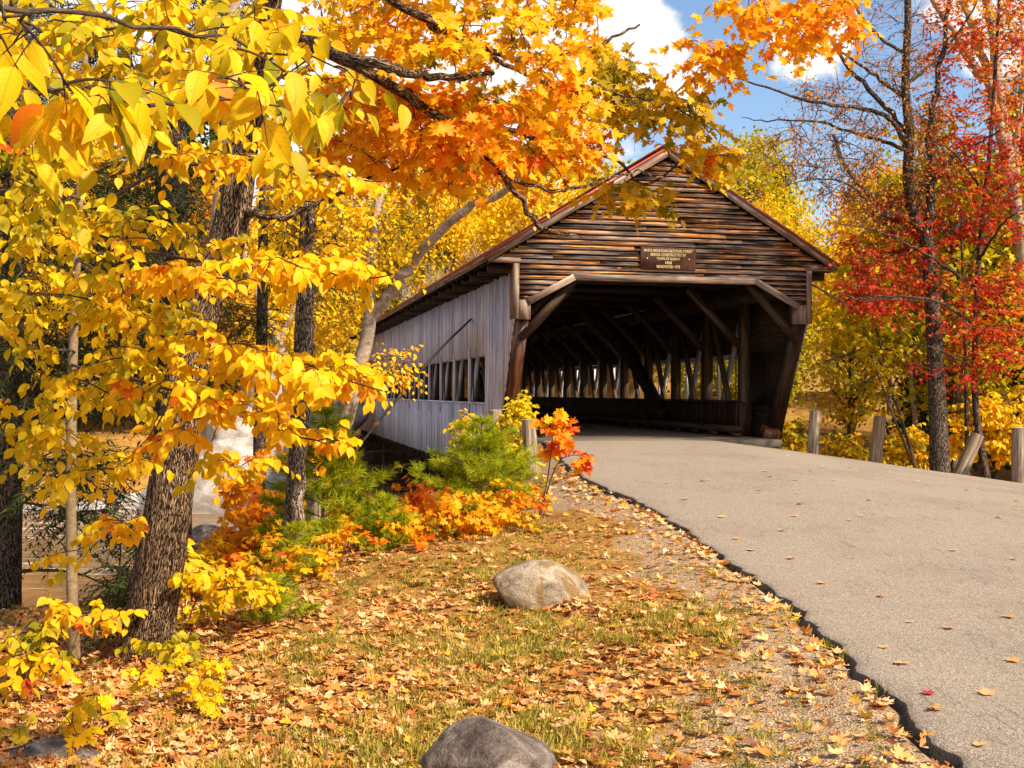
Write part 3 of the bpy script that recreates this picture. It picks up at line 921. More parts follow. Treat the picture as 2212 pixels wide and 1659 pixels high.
# trusses
for s in (-1, 1):
    for nm, z0, z1, u0, u1 in (('top_chord', 3.05, 3.34, 2.55, 3.02), ('bottom_chord', -0.55, -0.22, 2.55, 3.02)):
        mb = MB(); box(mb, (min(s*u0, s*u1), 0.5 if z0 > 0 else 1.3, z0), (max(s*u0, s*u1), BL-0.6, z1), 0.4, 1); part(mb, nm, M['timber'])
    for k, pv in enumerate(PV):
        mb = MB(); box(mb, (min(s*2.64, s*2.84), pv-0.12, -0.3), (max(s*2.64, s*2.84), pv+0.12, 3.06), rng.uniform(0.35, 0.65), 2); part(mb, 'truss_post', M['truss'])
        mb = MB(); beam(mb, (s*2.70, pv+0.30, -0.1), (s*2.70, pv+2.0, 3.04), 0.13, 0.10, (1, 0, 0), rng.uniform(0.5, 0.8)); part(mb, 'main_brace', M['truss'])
        mb = MB(); beam(mb, (s*2.90, pv+2.05, 0.05), (s*2.90, pv+0.45, 2.95), 0.17, 0.07, (1, 0, 0), rng.uniform(0.2, 0.6)); part(mb, 'counter_brace', M['grey_board'])
        mb = MB(); beam(mb, (s*2.62, pv, 2.08), (s*1.36, pv, 3.36), 0.12, 0.15, (0, 0, 1), rng.uniform(0.3, 0.6)); part(mb, 'knee_brace', M['truss'])
        mb = MB(); tubes(mb, [[(s*3.0, pv+1.1, -0.6), (s*3.0, pv+1.1, 3.1)]], [[0.014, 0.014]], 6); part(mb, 'tension_rod', M['cable'])
    # laminated arch on the inner face
    mb = MB(); vv = np.linspace(6.3, 31.1, 41); zz = -0.15 + 4.35*(1-((vv-18.7)/12.4)**2)
    for i in range(40):
        t = A([vv[i+1]-vv[i], zz[i+1]-zz[i]]); t /= np.linalg.norm(t); n = A([-t[1], t[0]])*0.19
        pts = [(vv[i]-n[0], zz[i]-n[1]), (vv[i+1]-n[0], zz[i+1]-n[1]), (vv[i+1]+n[0], zz[i+1]+n[1]), (vv[i]+n[0], zz[i]+n[1])]
        prism(mb, pts, s*2.30, s*2.495, 0.35, 0, 1)
    part(mb, 'arch', M['timber'])
    # knee wall and timber curb
    mb = MB()
    v = 2.25
    while v < BL-0.7:
        w = rng.uniform(0.14, 0.2); x0, x1 = sorted((s*2.505, s*(2.535 + rng.uniform(0, .006))))
        box(mb, (x0, v+0.002, 0.12), (x1, v+w-0.002, 0.78 + rng.normal(0, .002)), np.clip(rng.normal(0.5, .15), 0, 1), 2); v += w
    box(mb, (min(s*2.48, s*2.60), 2.23, 0.782), (max(s*2.48, s*2.60), BL-0.7, 0.82), 0.5, 1)
    box(mb, (min(s*2.545, s*2.86), 2.215, -0.02), (max(s*2.545, s*2.86), 2.245, 0.78), 0.75, 2)
    part(mb, 'knee_wall', M['timber'])
    mb = MB(); box(mb, (min(s*2.18, s*2.36), 1.5, 0.10), (max(s*2.18, s*2.36), BL-0.5, 0.24), 0.7, 1); part(mb, 'curb_rail', M['timber'])
    for k in range(28):
        mb = MB(); box(mb, (min(s*2.19, s*2.35), 1.55 + k*1.22, 0.0), (max(s*2.19, s*2.35), 1.95 + k*1.22, 0.098), rng.uniform(0.5, 0.9), 1)
        part(mb, 'curb_block', M['varnish'] if (k < 2 and s > 0) else M['timber'])
    # raked portal post
    mb = MB()
    a, b = A([s*3.04, 0.14, 2.62]), A([s*3.04, 1.58, -0.25])
    beam(mb, a, b, 0.27, 0.27, (0, 1, 0), 0.5); part(mb, 'raked_post', M['varnish'] if s < 0 else M['timber'])
    mb = MB(); beam(mb, A([s*2.90, 1.22, 0.20]), A([s*2.90, 1.42, -0.10]), 0.34, 0.30, (0, 1, 0), 0.8); part(mb, 'post_shoe', M['varnish'])
    mb = MB(); beam(mb, (s*3.05, 0.20, 2.08), (s*1.90, 0.20, 3.30), 0.11, 0.16, (0, 0, 1), 0.6); part(mb, 'portal_brace', M['timber'])
for k, pv in enumerate([0.35] + PV):
    mb = MB(); box(mb, (-3.70, pv-0.08, 3.42), (3.70, pv+0.08, 3.57), 0.45, 0); part(mb, 'tie_beam', M['timber'])
    if k < 15:
        for s in (-1, 1):
            mb = MB(); box(mb, (min(s*3.70, s*2.2), pv+1.06, 3.46), (max(s*3.70, s*2.2), pv+1.15, 3.55), 0.5, 0); part(mb, 'lookout_beam', M['timber'])
            mb = MB(); box(mb, (min(s*3.16, s*3.08), pv+0.5, 3.362), (max(s*3.16, s*3.08), pv+0.58, 3.86), 0.7, 2); part(mb, 'eave_stud', M['trim'])
mb = MB(); box(mb, (-3.0, 0.05, 3.30), (3.0, 0.30, 3.42), 0.4, 0); part(mb, 'portal_header', M['timber'])
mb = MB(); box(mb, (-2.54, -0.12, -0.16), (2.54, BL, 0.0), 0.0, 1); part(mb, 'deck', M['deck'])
for k in range(32):
    mb = MB(); box(mb, (-3.13, 1.9 + k*1.1, -1.12), (3.13, 2.1 + k*1.1, -0.86 + (0.26 if k else 0.0)), 0.5, 0); part(mb, 'floor_beam', M['timber'])

# plaque on the gable: hangs on the bridge, a thing of its own
th = 0.2113
Rb = A([[math.cos(th), -math.sin(th), 0], [math.sin(th), math.cos(th), 0], [0, 0, 1]])
BO = A([3.1852, 25.091, BZ])


def B2W(u, v, z):
    return Rb @ A([u, v, z], float) + BO


plaque = thing('bridge_sign', 'brown wooden plaque with routed yellow lettering fixed to the clapboard gable', 'sign', B2W(0.02, -0.045, 3.75), th)
mb = MB(); w_, h_ = 0.60, 0.235
pl_ = [(-w_+.02, -h_), (w_-.02, -h_), (w_, -h_+.02), (w_, h_-.02), (w_-.02, h_), (-w_+.02, h_), (-w_, h_-.02), (-w_, -h_+.02)]
ca, sa = math.cos(-0.012), math.sin(-0.012)
prism(mb, [(x*ca - y*sa, x*sa + y*ca) for x, y in pl_], -0.035, 0.0, 0.5, 1)
mb.build('board', M['sign'], plaque)
mb = MB()
for x, z in ((-0.455, 0.0), (0.455, 0.0)):
    tubes(mb, [[(x, -0.048, z), (x, -0.030, z)]], [[0.012, 0.014]], 8, cap=True)
mb.build('bolt', M['white'], plaque)
for txt, z, wd in (('WHITE MOUNTAIN NATIONAL FOREST', 0.160, 1.07), ('BRIDGE CONSTRUCTED BY', 0.078, 0.77), ('TOWN OF ALBANY', -0.004, 0.51), ('1858', -0.086, 0.14), ('RENOVATED 1970', -0.168, 0.505)):
    cu = bpy.data.curves.new('lettering', 'FONT'); cu.body = txt; cu.align_x = 'CENTER'; cu.align_y = 'CENTER'
    cu.size = 0.080; cu.extrude = 0.004; cu.offset = 0.0012; cu.space_character = 1.04
    o = bpy.data.objects.new('lettering', cu); COL.objects.link(o); cu.materials.append(M['letter'])
    o.parent = plaque; o.rotation_euler = (math.pi/2, 0, 0); o.location = (0.0, -0.0375, z)
    bpy.context.view_layer.update()
    k_ = wd/max(o.dimensions.x, 1e-3)
    me = bpy.data.meshes.new_from_object(o.evaluated_get(bpy.context.evaluated_depsgraph_get()))
    me.transform(Matrix.Scale(k_, 4, (1, 0, 0))); bpy.data.objects.remove(o)
    o = bpy.data.objects.new('lettering', me); COL.objects.link(o); o.parent = plaque; o.rotation_euler = (math.pi/2, 0, 0); o.location = (0.0, -0.0375, z)

# small white tag on the side wall
tg_ = MB(); v_ = 14.2
box(tg_, (-0.02, -0.06, -0.09), (0.0, 0.06, 0.09))
o = tg_.build('wall_tag', M['white']); o.location = B2W(-3.235, v_, 2.45); o.rotation_euler = (0, 0, th)
tag(o, 'small white tag nailed to the grey side wall of the bridge', 'tag')

# far abutment of big dark blocks in pale mortar, seen under the bridge floor
AO = A([-3.8, 35.4, -4.6])
ab = thing('stone_abutment', 'dark stone block abutment with pale mortar joints seen under the far end of the bridge', 'abutment', B2W(*AO), th)


def to_ab(mbx):
    mbx.V = [v - AO for v in mbx.V]; return mbx


mb = MB(); box(mb, (-3.9, 35.5, -4.8), (3.9, 38.5, -1.14)); to_ab(mb).build('mortar_core', M['mortar'], ab)
mb = MB()


def stone_face(mb, u0, u1, z0, z1, vface, axis=0):
    z = z0
    while z < z1 - 0.12:
        h = min(rng.uniform(0.62, 0.85), z1 - z); u = u0 - rng.uniform(0, .8)
        while u < u1:
            w = rng.uniform(1.0, 2.1); a, b = max(u, u0)+0.06, min(u+w, u1)-0.06
            if b-a > 0.12:
                n = 5; q = np.linspace(0, 1, n); QX, QZ = np.meshgrid(q, q)
                e = np.minimum(np.minimum(QX, 1-QX)*(b-a), np.minimum(QZ, 1-QZ)*h)
                dep = 0.02 + 0.11*S(e/0.10) + rng.normal(0, 0.018, e.shape)
                jx = rng.normal(0, .03, e.shape); jz = rng.normal(0, .03, e.shape)
                X = a + QX*(b-a) + jx; Z = z + 0.05 + QZ*(h-0.10) + jz
                i = (np.arange(n-1)[:, None]*n + np.arange(n-1)).ravel(); f = np.stack([i, i+1, i+1+n, i+n], -1)
                vv = np.stack([X, vface - dep, Z], -1) if axis == 0 else np.stack([vface - dep, X, Z], -1)
                if axis == 1: f = f[:, ::-1]
                mb.add(vv.reshape(-1, 3), f, rng.uniform(0, 1), vv.reshape(-1, 3) + rng.uniform(-20, 20, 3))
            u += w
        z += h


stone_face(mb, -3.95, 3.9, -4.8, -1.10, 35.5)
to_ab(mb).build('stone_blocks', M['block'], ab)

# guy cable from the wall to the bank
cab = thing('guy_cable', 'dark sagging guy cable running from the side wall down to the bank', 'cable', G(440, 1195))
c0 = B2W(-3.24, 6.6, 2.05)
c1 = G(435, 1200)
mid = [P(905, 806, 23.2), P(812, 918, 21.5), P(673, 1088, 19.5), P(560, 1155, 18.5)]
d_c0 = c0
# the wall end lies on the wall: intersect the pixel ray with the wall plane
r_ = rays(1017, 690); nrm_w = Rb @ A([-1.0, 0, 0]); p0_ = B2W(-3.24, 0, 0)
c0 = A([0, 0, CH]) + r_*(((p0_ - A([0, 0, CH])) @ nrm_w)/(r_ @ nrm_w))
mb = MB(); tubes(mb, smooth_path([c0] + [P(960, 745, 24.6), P(905, 806, 23.5), P(812, 918, 22.0), P(673, 1088, 19.8), P(590, 1130, 18.6)] + [c1], 60), 0.026, 7)
mb.build('cable', M['cable'], cab, origin=cab.location)
mb = MB(); q = P(812, 918, 22.0); tubes(mb, [[q - A([.06, 0, .05]), q, q + A([.06, 0, .05])]], [[0.03, 0.055, 0.03]], 8, cap=True); mb.build('cable_clamp', M['rust'], cab, origin=cab.location)


# ------------------------------------------------------------------ rocks
def rock(mb, c, r, seed, sub=40, cuts=9, rough=0.05, flat=0.0):
    g = np.random.default_rng(seed)
    n = sub; th_ = np.linspace(0, np.pi, n); ph = np.linspace(0, 2*np.pi, 2*n, endpoint=False)
    T, PH = np.meshgrid(th_, ph, indexing='ij')
    v = np.stack([np.sin(T)*np.cos(PH), np.sin(T)*np.sin(PH), np.cos(T)], -1)
    for _ in range(cuts):
        m_ = nrm(g.normal(0, 1, 3)); d = g.uniform(0.62, 0.92)
        v = v - np.maximum(0, v @ m_ - d)[..., None]*m_*0.85
    w = 0
    for f, a in ((2, .5), (4, .3), (7, .22), (13, .16), (23, .12), (40, .08)):
        k = g.normal(0, f, (3, 3)); p = g.uniform(0, 6, 3)
        w = w + a*(np.sin(v @ k[0] + p[0])*np.sin(v @ k[1] + p[1]) + 0.5*np.sin(v @ k[2] + p[2]))
    v = v*(1 + rough*w)[..., None]
    v = v*A(r) + A(c)
    i = (np.arange(n-1)[:, None]*2*n + np.arange(2*n)[None]); j = (np.arange(n-1)[:, None]*2*n + (np.arange(2*n)[None]+1) % (2*n))
    f = np.stack([i, i+2*n, j+2*n, j], -1).reshape(-1, 4)
    mb.add(v.reshape(-1, 3), f, 0.5, v.reshape(-1, 3))


def boulder(name, label, c, r, seed, mat, cat='rock', **kw):
    mb = MB(); rock(mb, c, r, seed, **kw)
    return tag(mb.build(name, M[mat], origin=c, smooth=True), label, cat)


q = G(1165, 1315); boulder('boulder', 'rounded tan boulder, bright on one side, in the grass beside the gravel shoulder', q + A([0, .22, .10]), (.40, .30, .255), 8, 'boulder', sub=70, cuts=5, rough=.05)
q = P(1072, 1665, 5.25); boulder('boulder', 'dark grey cracked boulder at the very bottom edge among leaves', A([q[0], q[1], -0.05]), (.34, .33, .235), 26, 'greyrock', sub=80, cuts=16, rough=.05)
q = G(105, 1640); boulder('boulder', 'low grey stone half buried in leaves under yellow maple seedlings', q + A([0.0, .1, -.02]), (.28, .2, .12), 31, 'greyrock')
for k, (px, py, d, r, lb) in enumerate(((455, 1165, 24, .42, 'dark wet stone at the river edge by the cable foot'), (500, 1180, 23, .48, 'large dark river edge stone under the orange saplings'), (425, 1210, 22.5, .26, 'small rounded stone below the cable foot'), (900, 1118, 18.5, .26, 'brown stone on the bank beside orange leaves under the bridge'))):
    boulder('rock', lb, P(px, py, d), (r*1.2, r, r*.75), 50+k, 'greyrock', sub=26)
q = P(848, 1085, 54.0); boulder('rock_slab', 'smooth grey rock slab at the foot of the stone abutment', q, (2.6, 2.2, .8), 71, 'greyrock', sub=30, cuts=6, rough=.03)
for k, (px, py, d, r, lb) in enumerate(((520, 1085, 43, (4.6, 3.2, 2.3), 'big pale sunlit granite ledge across the river'), (330, 1110, 42, (2.4, 1.6, .8), 'low pale granite rock behind the slim beech trunk'), (560, 960, 50, (3.0, 3, 1.6), 'pale granite ledge rising behind the big ledge across the river'),
                                        (640, 880, 52, (3.2, 2.5, 2.0), 'brownish granite outcrop high on the far bank'), (150, 1120, 41, (3.0, 1.5, .7), 'flat pale rock on the far shore at the left'))):
    boulder('granite_ledge', lb, P(px, py, d), r, 80+k, 'ledge', 'rock', sub=44, cuts=12, rough=.025)


# ------------------------------------------------------------------ guard posts
def guard_post(label, base, top, r, lean_mat='post', cut=False):
    mb = MB(); base = A(base); top = A(top)
    t = np.linspace(0, 1, 9)[:, None]; pts = base*(1-t) + top*t
    rr = r*(1.06 - 0.12*t[:, 0]); tubes(mb, pts, rr[None], 18, 0.55, 0.02, cap=True)
    o = mb.build('guard_post', M[lean_mat], origin=base)
    return tag(o, label, 'guard post')


g0 = G(1152, 1032)
guard_post('short pale post with a notched top at the left road edge, beside the oak sapling', g0 - A([0, 0, .2]), P(1141, 906, g0[1]*1.0), .115)
g1 = P(1128, 1040, 20.6); guard_post('leaning pale post half hidden by the yellow shrub at the left road edge', g1 - A([0, 0, .1]), P(1108, 925, 20.6), .09)
g1 = P(1078, 990, 23.5); guard_post('brown post stump behind the yellow shrub by the raked bridge post', g1 - A([0, 0, .2]), P(1070, 886, 23.5), .13)
for lb, b, tp, d, r in (('upright grey post nearest the right foot of the bridge', (1755, 980), (1761, 888), 25.4, .118), ('pale post with orange stained lower half leaning slightly right', (1889, 1000), (1901, 899), 24.9, .125),
                        ('grey green post leaning far over to the right', (2064, 1030), (2112, 938), 24.4, .135), ('thick brown post at the right edge of the view', (2202, 1036), (2203, 924), 23.7, .150)):
    b_ = P(b[0], b[1], d); guard_post(lb, b_ - A([0, 0, .15]), P(tp[0], tp[1], d), r)

# ------------------------------------------------------------------ small direction sign on the far bank, rail fence
sg = thing('trail_sign', 'tiny brown sign with a white arrow on a thin post beyond the river', 'sign', P(709, 900, 40))
o_ = A(sg.location); a_ = P(709, 849, 40)
mb = MB(); box(mb, a_ + A([-.38, 0, -.14]), a_ + A([.38, .03, .14])); mb.build('panel', M['sign'], sg, origin=o_)
mb = MB(); beam(mb, a_ + A([-.10, -.012, 0]), a_ + A([.26, -.012, 0]), .02, .05); prism(mb, [(a_[0]-.28, a_[2]), (a_[0]-.08, a_[2]-.09), (a_[0]-.08, a_[2]+.09)], a_[1]-.02, a_[1]-.004); mb.build('arrow', M['white'], sg, origin=o_)
mb = MB(); box(mb, a_ + A([-.04, .032, -2.2]), a_ + A([.04, .09, .1]), .5, 2); mb.build('post', M['timber'], sg, origin=o_)

fn = thing('rail_fence', 'low yellowish wooden rail fence in the woods right of the bridge', 'fence', P(1690, 950, 38))
o_ = A(fn.location)
for px in (1640, 1692, 1744, 1800):
    mb = MB(); b_ = P(px, 985, 38); tubes(mb, [[b_ - A([0, 0, .5]), P(px, 928, 38)]], [[.07, .065]], 8, .5, cap=True); mb.build('post', M['rail'], fn, origin=o_)
for py in (936, 958):
    mb = MB(); tubes(mb, smooth_path([P(1600, py-2, 38.1), P(1690, py, 38.1), P(1850, py+2, 38.1)], 8), .05, 7); mb.build('rail', M['rail'], fn, origin=o_)


# ------------------------------------------------------------------ trees
def trunk(mb, path, r0, r1, ns=20, n=40, rough=0.03, flare=0.0, tint=.5):
    p = smooth_path(path, n); s = np.linspace(0, 1, n)
    rr = r0 + (r1-r0)*s + flare*np.exp(-s*n*0.22)
    tubes(mb, p, rr[None], ns, tint, rough)
    return p


def foliage(wood_mb, leaf_mb, nodes, tg, leaf, size, tintf, per_t=3, per_l=5, tl_=0.28, flat=0.5, droop=0.25, r0=0.012, lift=0.12, ldroop=0.6, face=0.6, jit=0.4, spread=0.9, tr=0.0022, r1=0.002):
    br = grow(wood_mb, nodes, tg, r0=r0, lift=lift, r1=r1)
    tw, src = twigs(wood_mb, br, per_t, tl_, flat, droop, tr)
    p, d, sd, n = on_twigs(tw, per_l)
    ax, nn = leaf_dirs(d, sd, spread, ldroop, face, jit)
    ti = tintf(src[n], p)
    leaves(leaf_mb, p, ax, nn, size*rng.uniform(0.65, 1.2, len(p)), np.clip(ti, 0, 1), leaf)
    return br


def tnoise(mean, sd):
    return lambda i, p: rng.normal(mean, sd, len(p)) + 0.0


def clumpy(mean, sd, cl):
    """tint that varies from twig to twig and a little from leaf to leaf"""
    def f(i, p):
        k = rng.normal(0, cl, i.max()+1 if len(i) else 1)
        return mean + k[i] + rng.normal(0, sd, len(p))
    return f


# --- big furrowed maple on the left, its limbs reach over the bridge
root = thing('maple_tree', 'big leaning maple with furrowed bark, its orange crown reaching over the bridge', 'tree', G(300, 1412))
ro = A(root.location)
D0 = ro[1]
wb, lb = MB(), MB()
pb = ro - A([0, 0, .25])
bt = MB()
tp = trunk(bt, np.concatenate([[pb], PL((318, 1390, D0), (338, 1270, D0), (362, 1110, D0), (388, 930, D0+.1), (408, 770, D0+.15), (440, 640, D0+.2), (482, 545, D0+.3), (505, 450, D0+.35), (520, 340, D0+.4), (545, 180, D0+.5), (575, 20, D0+.6), (610, -150, D0+.7))]), .192, .098, 64, 130, .03, .10)
bt.build('trunk', M['maplebark'], root, origin=ro, smooth=True)
limbs = []
for path, r0, r1 in (
    ([(560, 100, D0+.5), (640, 90, D0+.3), (790, 135, 8.2), (900, 160, 8.6), (980, 168, 9.0), (1064, 158, 9.4)], .055, .018),
    ([(570, 40, D0+.6), (720, 120, 8.8), (850, 190, 9.2), (930, 240, 9.3), (1000, 295, 9.3), (1080, 370, 9.3), (1130, 440, 9.4), (1165, 490, 9.5), (1195, 503, 9.6), (1255, 512, 9.7)], .05, .008),
    ([(590, -60, D0+.6), (760, -40, 8.6), (900, 30, 9.0), (1000, 88, 9.4), (1150, 130, 9.9), (1300, 95, 10.4), (1380, 50, 10.6)], .05, .008),
    ([(600, -130, D0+.7), (900, -180, 9.5), (1250, -190, 10.3), (1530, -120, 11.0), (1700, -50, 11.2), (1830, 10, 11.3)], .035, .006),
    ([(850, 190, 9.2), (1000, 240, 10.0), (1130, 290, 10.8), (1250, 330, 11.6), (1330, 345, 12.1), (1400, 400, 12.4), (1500, 330, 12.6), (1600, 345, 12.8)], .03, .006),
    ([(1080, 370, 9.3), (1200, 415, 9.8), (1290, 392, 10.2), (1370, 372, 10.6), (1440, 385, 11.0)], .018, .005),
    ([(505, 450, D0+.35), (600, 470, 9.0), (690, 440, 9.4), (760, 405, 9.8), (860, 360, 10.2)], .030, .010),
    ([(1000, 88, 9.4), (1180, 180, 10.4), (1330, 200, 11.2), (1450, 230, 11.8), (1560, 290, 12.4)], .022, .005),
):
    p = smooth_path(PL(*path), 34); p += rng.normal(0, .012, p.shape)
    tubes(bl := MB(), p, np.linspace(r0, r1, 34)[None], 10, .5, .04)
    bl.build('limb', M['maplebark'], root, origin=ro, smooth=True)
    limbs.append(p)
nodes = np.concatenate(limbs)
for poly, n, d0, d1, mean, cl in (
    ([(640, -40), (1300, -40), (1290, 110), (1180, 160), (1000, 130), (800, 120), (650, 60)], 105, 8.6, 10.8, .40, .10),
    ([(640, 150), (1000, 200), (1250, 170), (1300, 220), (1270, 280), (1130, 360), (1000, 390), (860, 380), (640, 360)], 215, 9.4, 12.2, .46, .14),
    ([(760, 180), (1050, 210), (1080, 330), (900, 330)], 60, 9.0, 10.6, .62, .10),
    ([(1180, 300), (1330, 280), (1330, 310), (1250, 340), (1130, 370)], 24, 11.0, 12.4, .60, .12),
    ([(1300, 110), (1430, 170), (1540, 215), (1580, 260), (1540, 285), (1400, 260), (1300, 230)], 62, 11.2, 12.8, .20, .10),
    ([(1420, 310), (1500, 315), (1595, 330), (1600, 350), (1560, 355), (1490, 335), (1420, 325)], 15, 12.0, 12.9, .42, .16),
    ([(1390, 400), (1440, 395), (1432, 450), (1405, 455)], 7, 12.2, 12.6, .22, .08),
    ([(1300, 395), (1380, 385), (1370, 420), (1310, 425)], 7, 11.9, 12.5, .25, .08),
    ([(1470, 60), (1530, 60), (1620, 130), (1560, 165), (1480, 150)], 16, 10.9, 11.6, .56, .08),
    ([(1530, -20), (1840, -30), (1850, 80), (1700, 90), (1600, 60)], 42, 10.9, 11.8, .58, .08),
):
    tg, qq = targets(poly, n, d0, d1)
    foliage(wb, lb, nodes, tg, MA, .105, clumpy(mean, .09, cl), per_t=3, per_l=5, tl_=.30, droop=.3, r0=.010, ldroop=.75, face=.7, jit=.5)
wb.build('branches', M['twig'], root, origin=ro)
lb.build('foliage', M['orange'], root, origin=ro)


# --- slim beech in front of it
def beech(root, path_trunk, r0, r1, limbs_px, regions, size, tmpl, mat, n_t=3, per_l=6, tl_=.26, trunk_mat='beechbark', thin=1.0):
    ro = A(root.location); nodes = []
    if path_trunk is not None:
        bt = MB(); p = trunk(bt, path_trunk, r0, r1, 20, 60, .012, r0*.25); bt.build('trunk', M[trunk_mat], root, origin=ro, smooth=True); nodes.append(p)
    wb, lb = MB(), MB()
    for path, a, b in limbs_px:
        p = smooth_path(PL(*path), 26); p += rng.normal(0, .006, p.shape); tubes(wb, p, np.linspace(a, b, 26)[None], 7); nodes.append(p)
    nodes = np.concatenate(nodes)
    for poly, n, d0, d1, mean, cl, *tt in regions:
        tg, qq = targets(poly, max(3, int(n*thin)), d0, d1)
        foliage(wb, lb, nodes, tg, tmpl, size, clumpy(mean, .10, cl), per_t=n_t, per_l=per_l, tl_=(tt[0] if tt else tl_), flat=.35, droop=.25, r0=.007, ldroop=.85, face=.75, jit=.38, tr=.0016, r1=.0015)
    wb.build('branches', M['twig'], root, origin=ro); lb.build('foliage', M[mat], root, origin=ro)


b0 = G(160, 1432); DB = b0[1]
root = thing('beech_tree', 'slim straight beech with smooth bark and yellow leaf sprays before the big maple', 'tree', b0)
beech(root, np.concatenate([[b0 - A([0, 0, .2])], PL((160, 1420, DB), (155, 1250, DB), (153, 1050, DB), (156, 850, DB), (160, 700, DB), (166, 550, DB), (172, 420, DB), (180, 250, DB), (184, 100, DB), (186, -120, DB))]), .044, .020,
      [([(166, 560, DB), (300, 545, 6.6), (480, 570, 5.9), (640, 590, 5.4), (850, 598, 5.0)], .012, .003),
       ([(160, 700, DB), (330, 715, 6.4), (500, 755, 5.8), (650, 785, 5.4), (820, 845, 5.0)], .013, .003),
       ([(156, 790, DB), (330, 830, 6.2), (470, 880, 5.8), (600, 930, 5.4), (760, 965, 5.2)], .011, .003),
       ([(170, 470, DB), (330, 380, 6.4), (500, 345, 5.9), (680, 370, 5.6), (830, 395, 5.5)], .012, .003),
       ([(165, 600, DB), (60, 560, 6.6), (-60, 540, 6.2)], .010, .003), ([(158, 760, DB), (60, 750, 6.6), (-50, 760, 6.0)], .010, .003), ([(155, 900, DB), (80, 930, 6.6), (10, 950, 6.2)], .008, .003),
       ([(172, 430, DB), (80, 400, 6.4), (-30, 420, 6.0)], .010, .003), ([(155, 1000, DB), (220, 1060, 6.8), (300, 1130, 6.6)], .007, .002),
       ([(165, 560, DB), (260, 600, 6.2), (360, 570, 5.6), (480, 600, 5.2), (560, 605, 5.0)], .008, .002)],
      [([(0, 400), (130, 410), (300, 450), (400, 490), (300, 530), (0, 540)], 40, 5.6, 7.2, .40, .13),
       ([(0, 570), (300, 580), (420, 650), (330, 700), (0, 700)], 52, 5.4, 7.2, .41, .13),
       ([(0, 740), (330, 740), (440, 800), (330, 900), (0, 890)], 54, 5.4, 7.2, .42, .13),
       ([(0, 910), (250, 930), (340, 990), (300, 1030), (120, 1030), (0, 980)], 26, 5.6, 7.0, .42, .14),
       ([(340, 700), (440, 712), (430, 760), (340, 750)], 8, 5.4, 6.0, .5, .1, .16),
       ([(470, 735), (620, 752), (690, 772), (780, 795), (800, 830), (720, 835), (620, 810), (490, 780)], 44, 4.9, 5.7, .58, .08, .13),
       ([(370, 830), (470, 840), (600, 880), (690, 920), (745, 940), (720, 955), (620, 925), (480, 885), (380, 860)], 36, 5.0, 5.8, .58, .10, .13),
       ([(320, 925), (400, 925), (400, 970), (340, 965)], 7, 5.2, 5.6, .74, .14, .12),
       ([(240, 562), (380, 570), (540, 590), (540, 612), (400, 600), (250, 585)], 20, 5.0, 5.7, .66, .09, .12),
       ([(500, 545), (700, 552), (850, 585), (840, 602), (680, 590), (500, 570)], 30, 4.9, 5.6, .60, .09, .12),
       ([(340, 325), (520, 325), (700, 355), (825, 380), (810, 400), (640, 392), (480, 360), (350, 345)], 36, 5.4, 6.1, .58, .08, .13),
       ([(430, 980), (560, 975), (600, 1000), (540, 1050), (450, 1030)], 9, 5.8, 6.6, .42, .1, .16),
       ([(200, 470), (420, 480), (560, 520), (440, 545), (230, 520)], 16, 5.6, 6.4, .45, .1, .16),
       ([(200, 640), (340, 660), (480, 700), (420, 720), (240, 690)], 16, 5.4, 6.3, .42, .1, .16),
       ([(210, 1090), (330, 1110), (330, 1170), (220, 1170)], 6, 6.0, 6.8, .72, .12, .12),
       ([(60, 1190), (190, 1190), (190, 1240), (70, 1240)], 5, 6.4, 7.0, .5, .1, .14)],
      .067, OV, 'yellow_near', n_t=3, per_l=5, tl_=.19, thin=.78)

# --- overhanging near beech branch, trunk just out of view
b0 = A([-1.75, 2.3, float(gz(-1.75, 2.3))])
root = thing('beech_tree', 'nearest beech branch of large drooping yellow leaves hanging in at the upper left', 'tree', b0)
beech(root, [b0 - A([0, 0, .2]), A([-1.75, 2.3, 1.0]), A([-1.72, 2.3, 2.2]), A([-1.70, 2.3, 3.4])], .06, .03,
      [([(-750, -60, 2.2), (-300, 120, 1.9), (0, 170, 1.9), (250, 230, 2.05), (420, 215, 2.2), (600, 230, 2.3)], .008, .002),
       ([(-750, -160, 2.3), (-200, -20, 2.3), (200, 40, 2.6), (500, 90, 2.9), (760, 150, 3.2)], .009, .002),
       ([(-300, 120, 1.9), (-60, 40, 1.7), (60, 40, 1.65)], .005, .002)],
      [([(0, 120), (120, 160), (300, 180), (300, 215), (150, 235), (0, 240)], 12, 1.75, 2.15, .42, .2),
       ([(360, 170), (560, 160), (580, 200), (380, 205)], 8, 2.05, 2.4, .68, .16),
       ([(0, 10), (90, 40), (110, 110), (0, 130)], 4, 1.6, 1.85, .42, .16),
       ([(230, 30), (560, 60), (780, 150), (780, 230), (560, 220), (380, 150)], 20, 2.7, 3.4, .24, .18)],
      .076, OVN, 'yellow_near', n_t=2, per_l=3, tl_=.11, thin=.95)

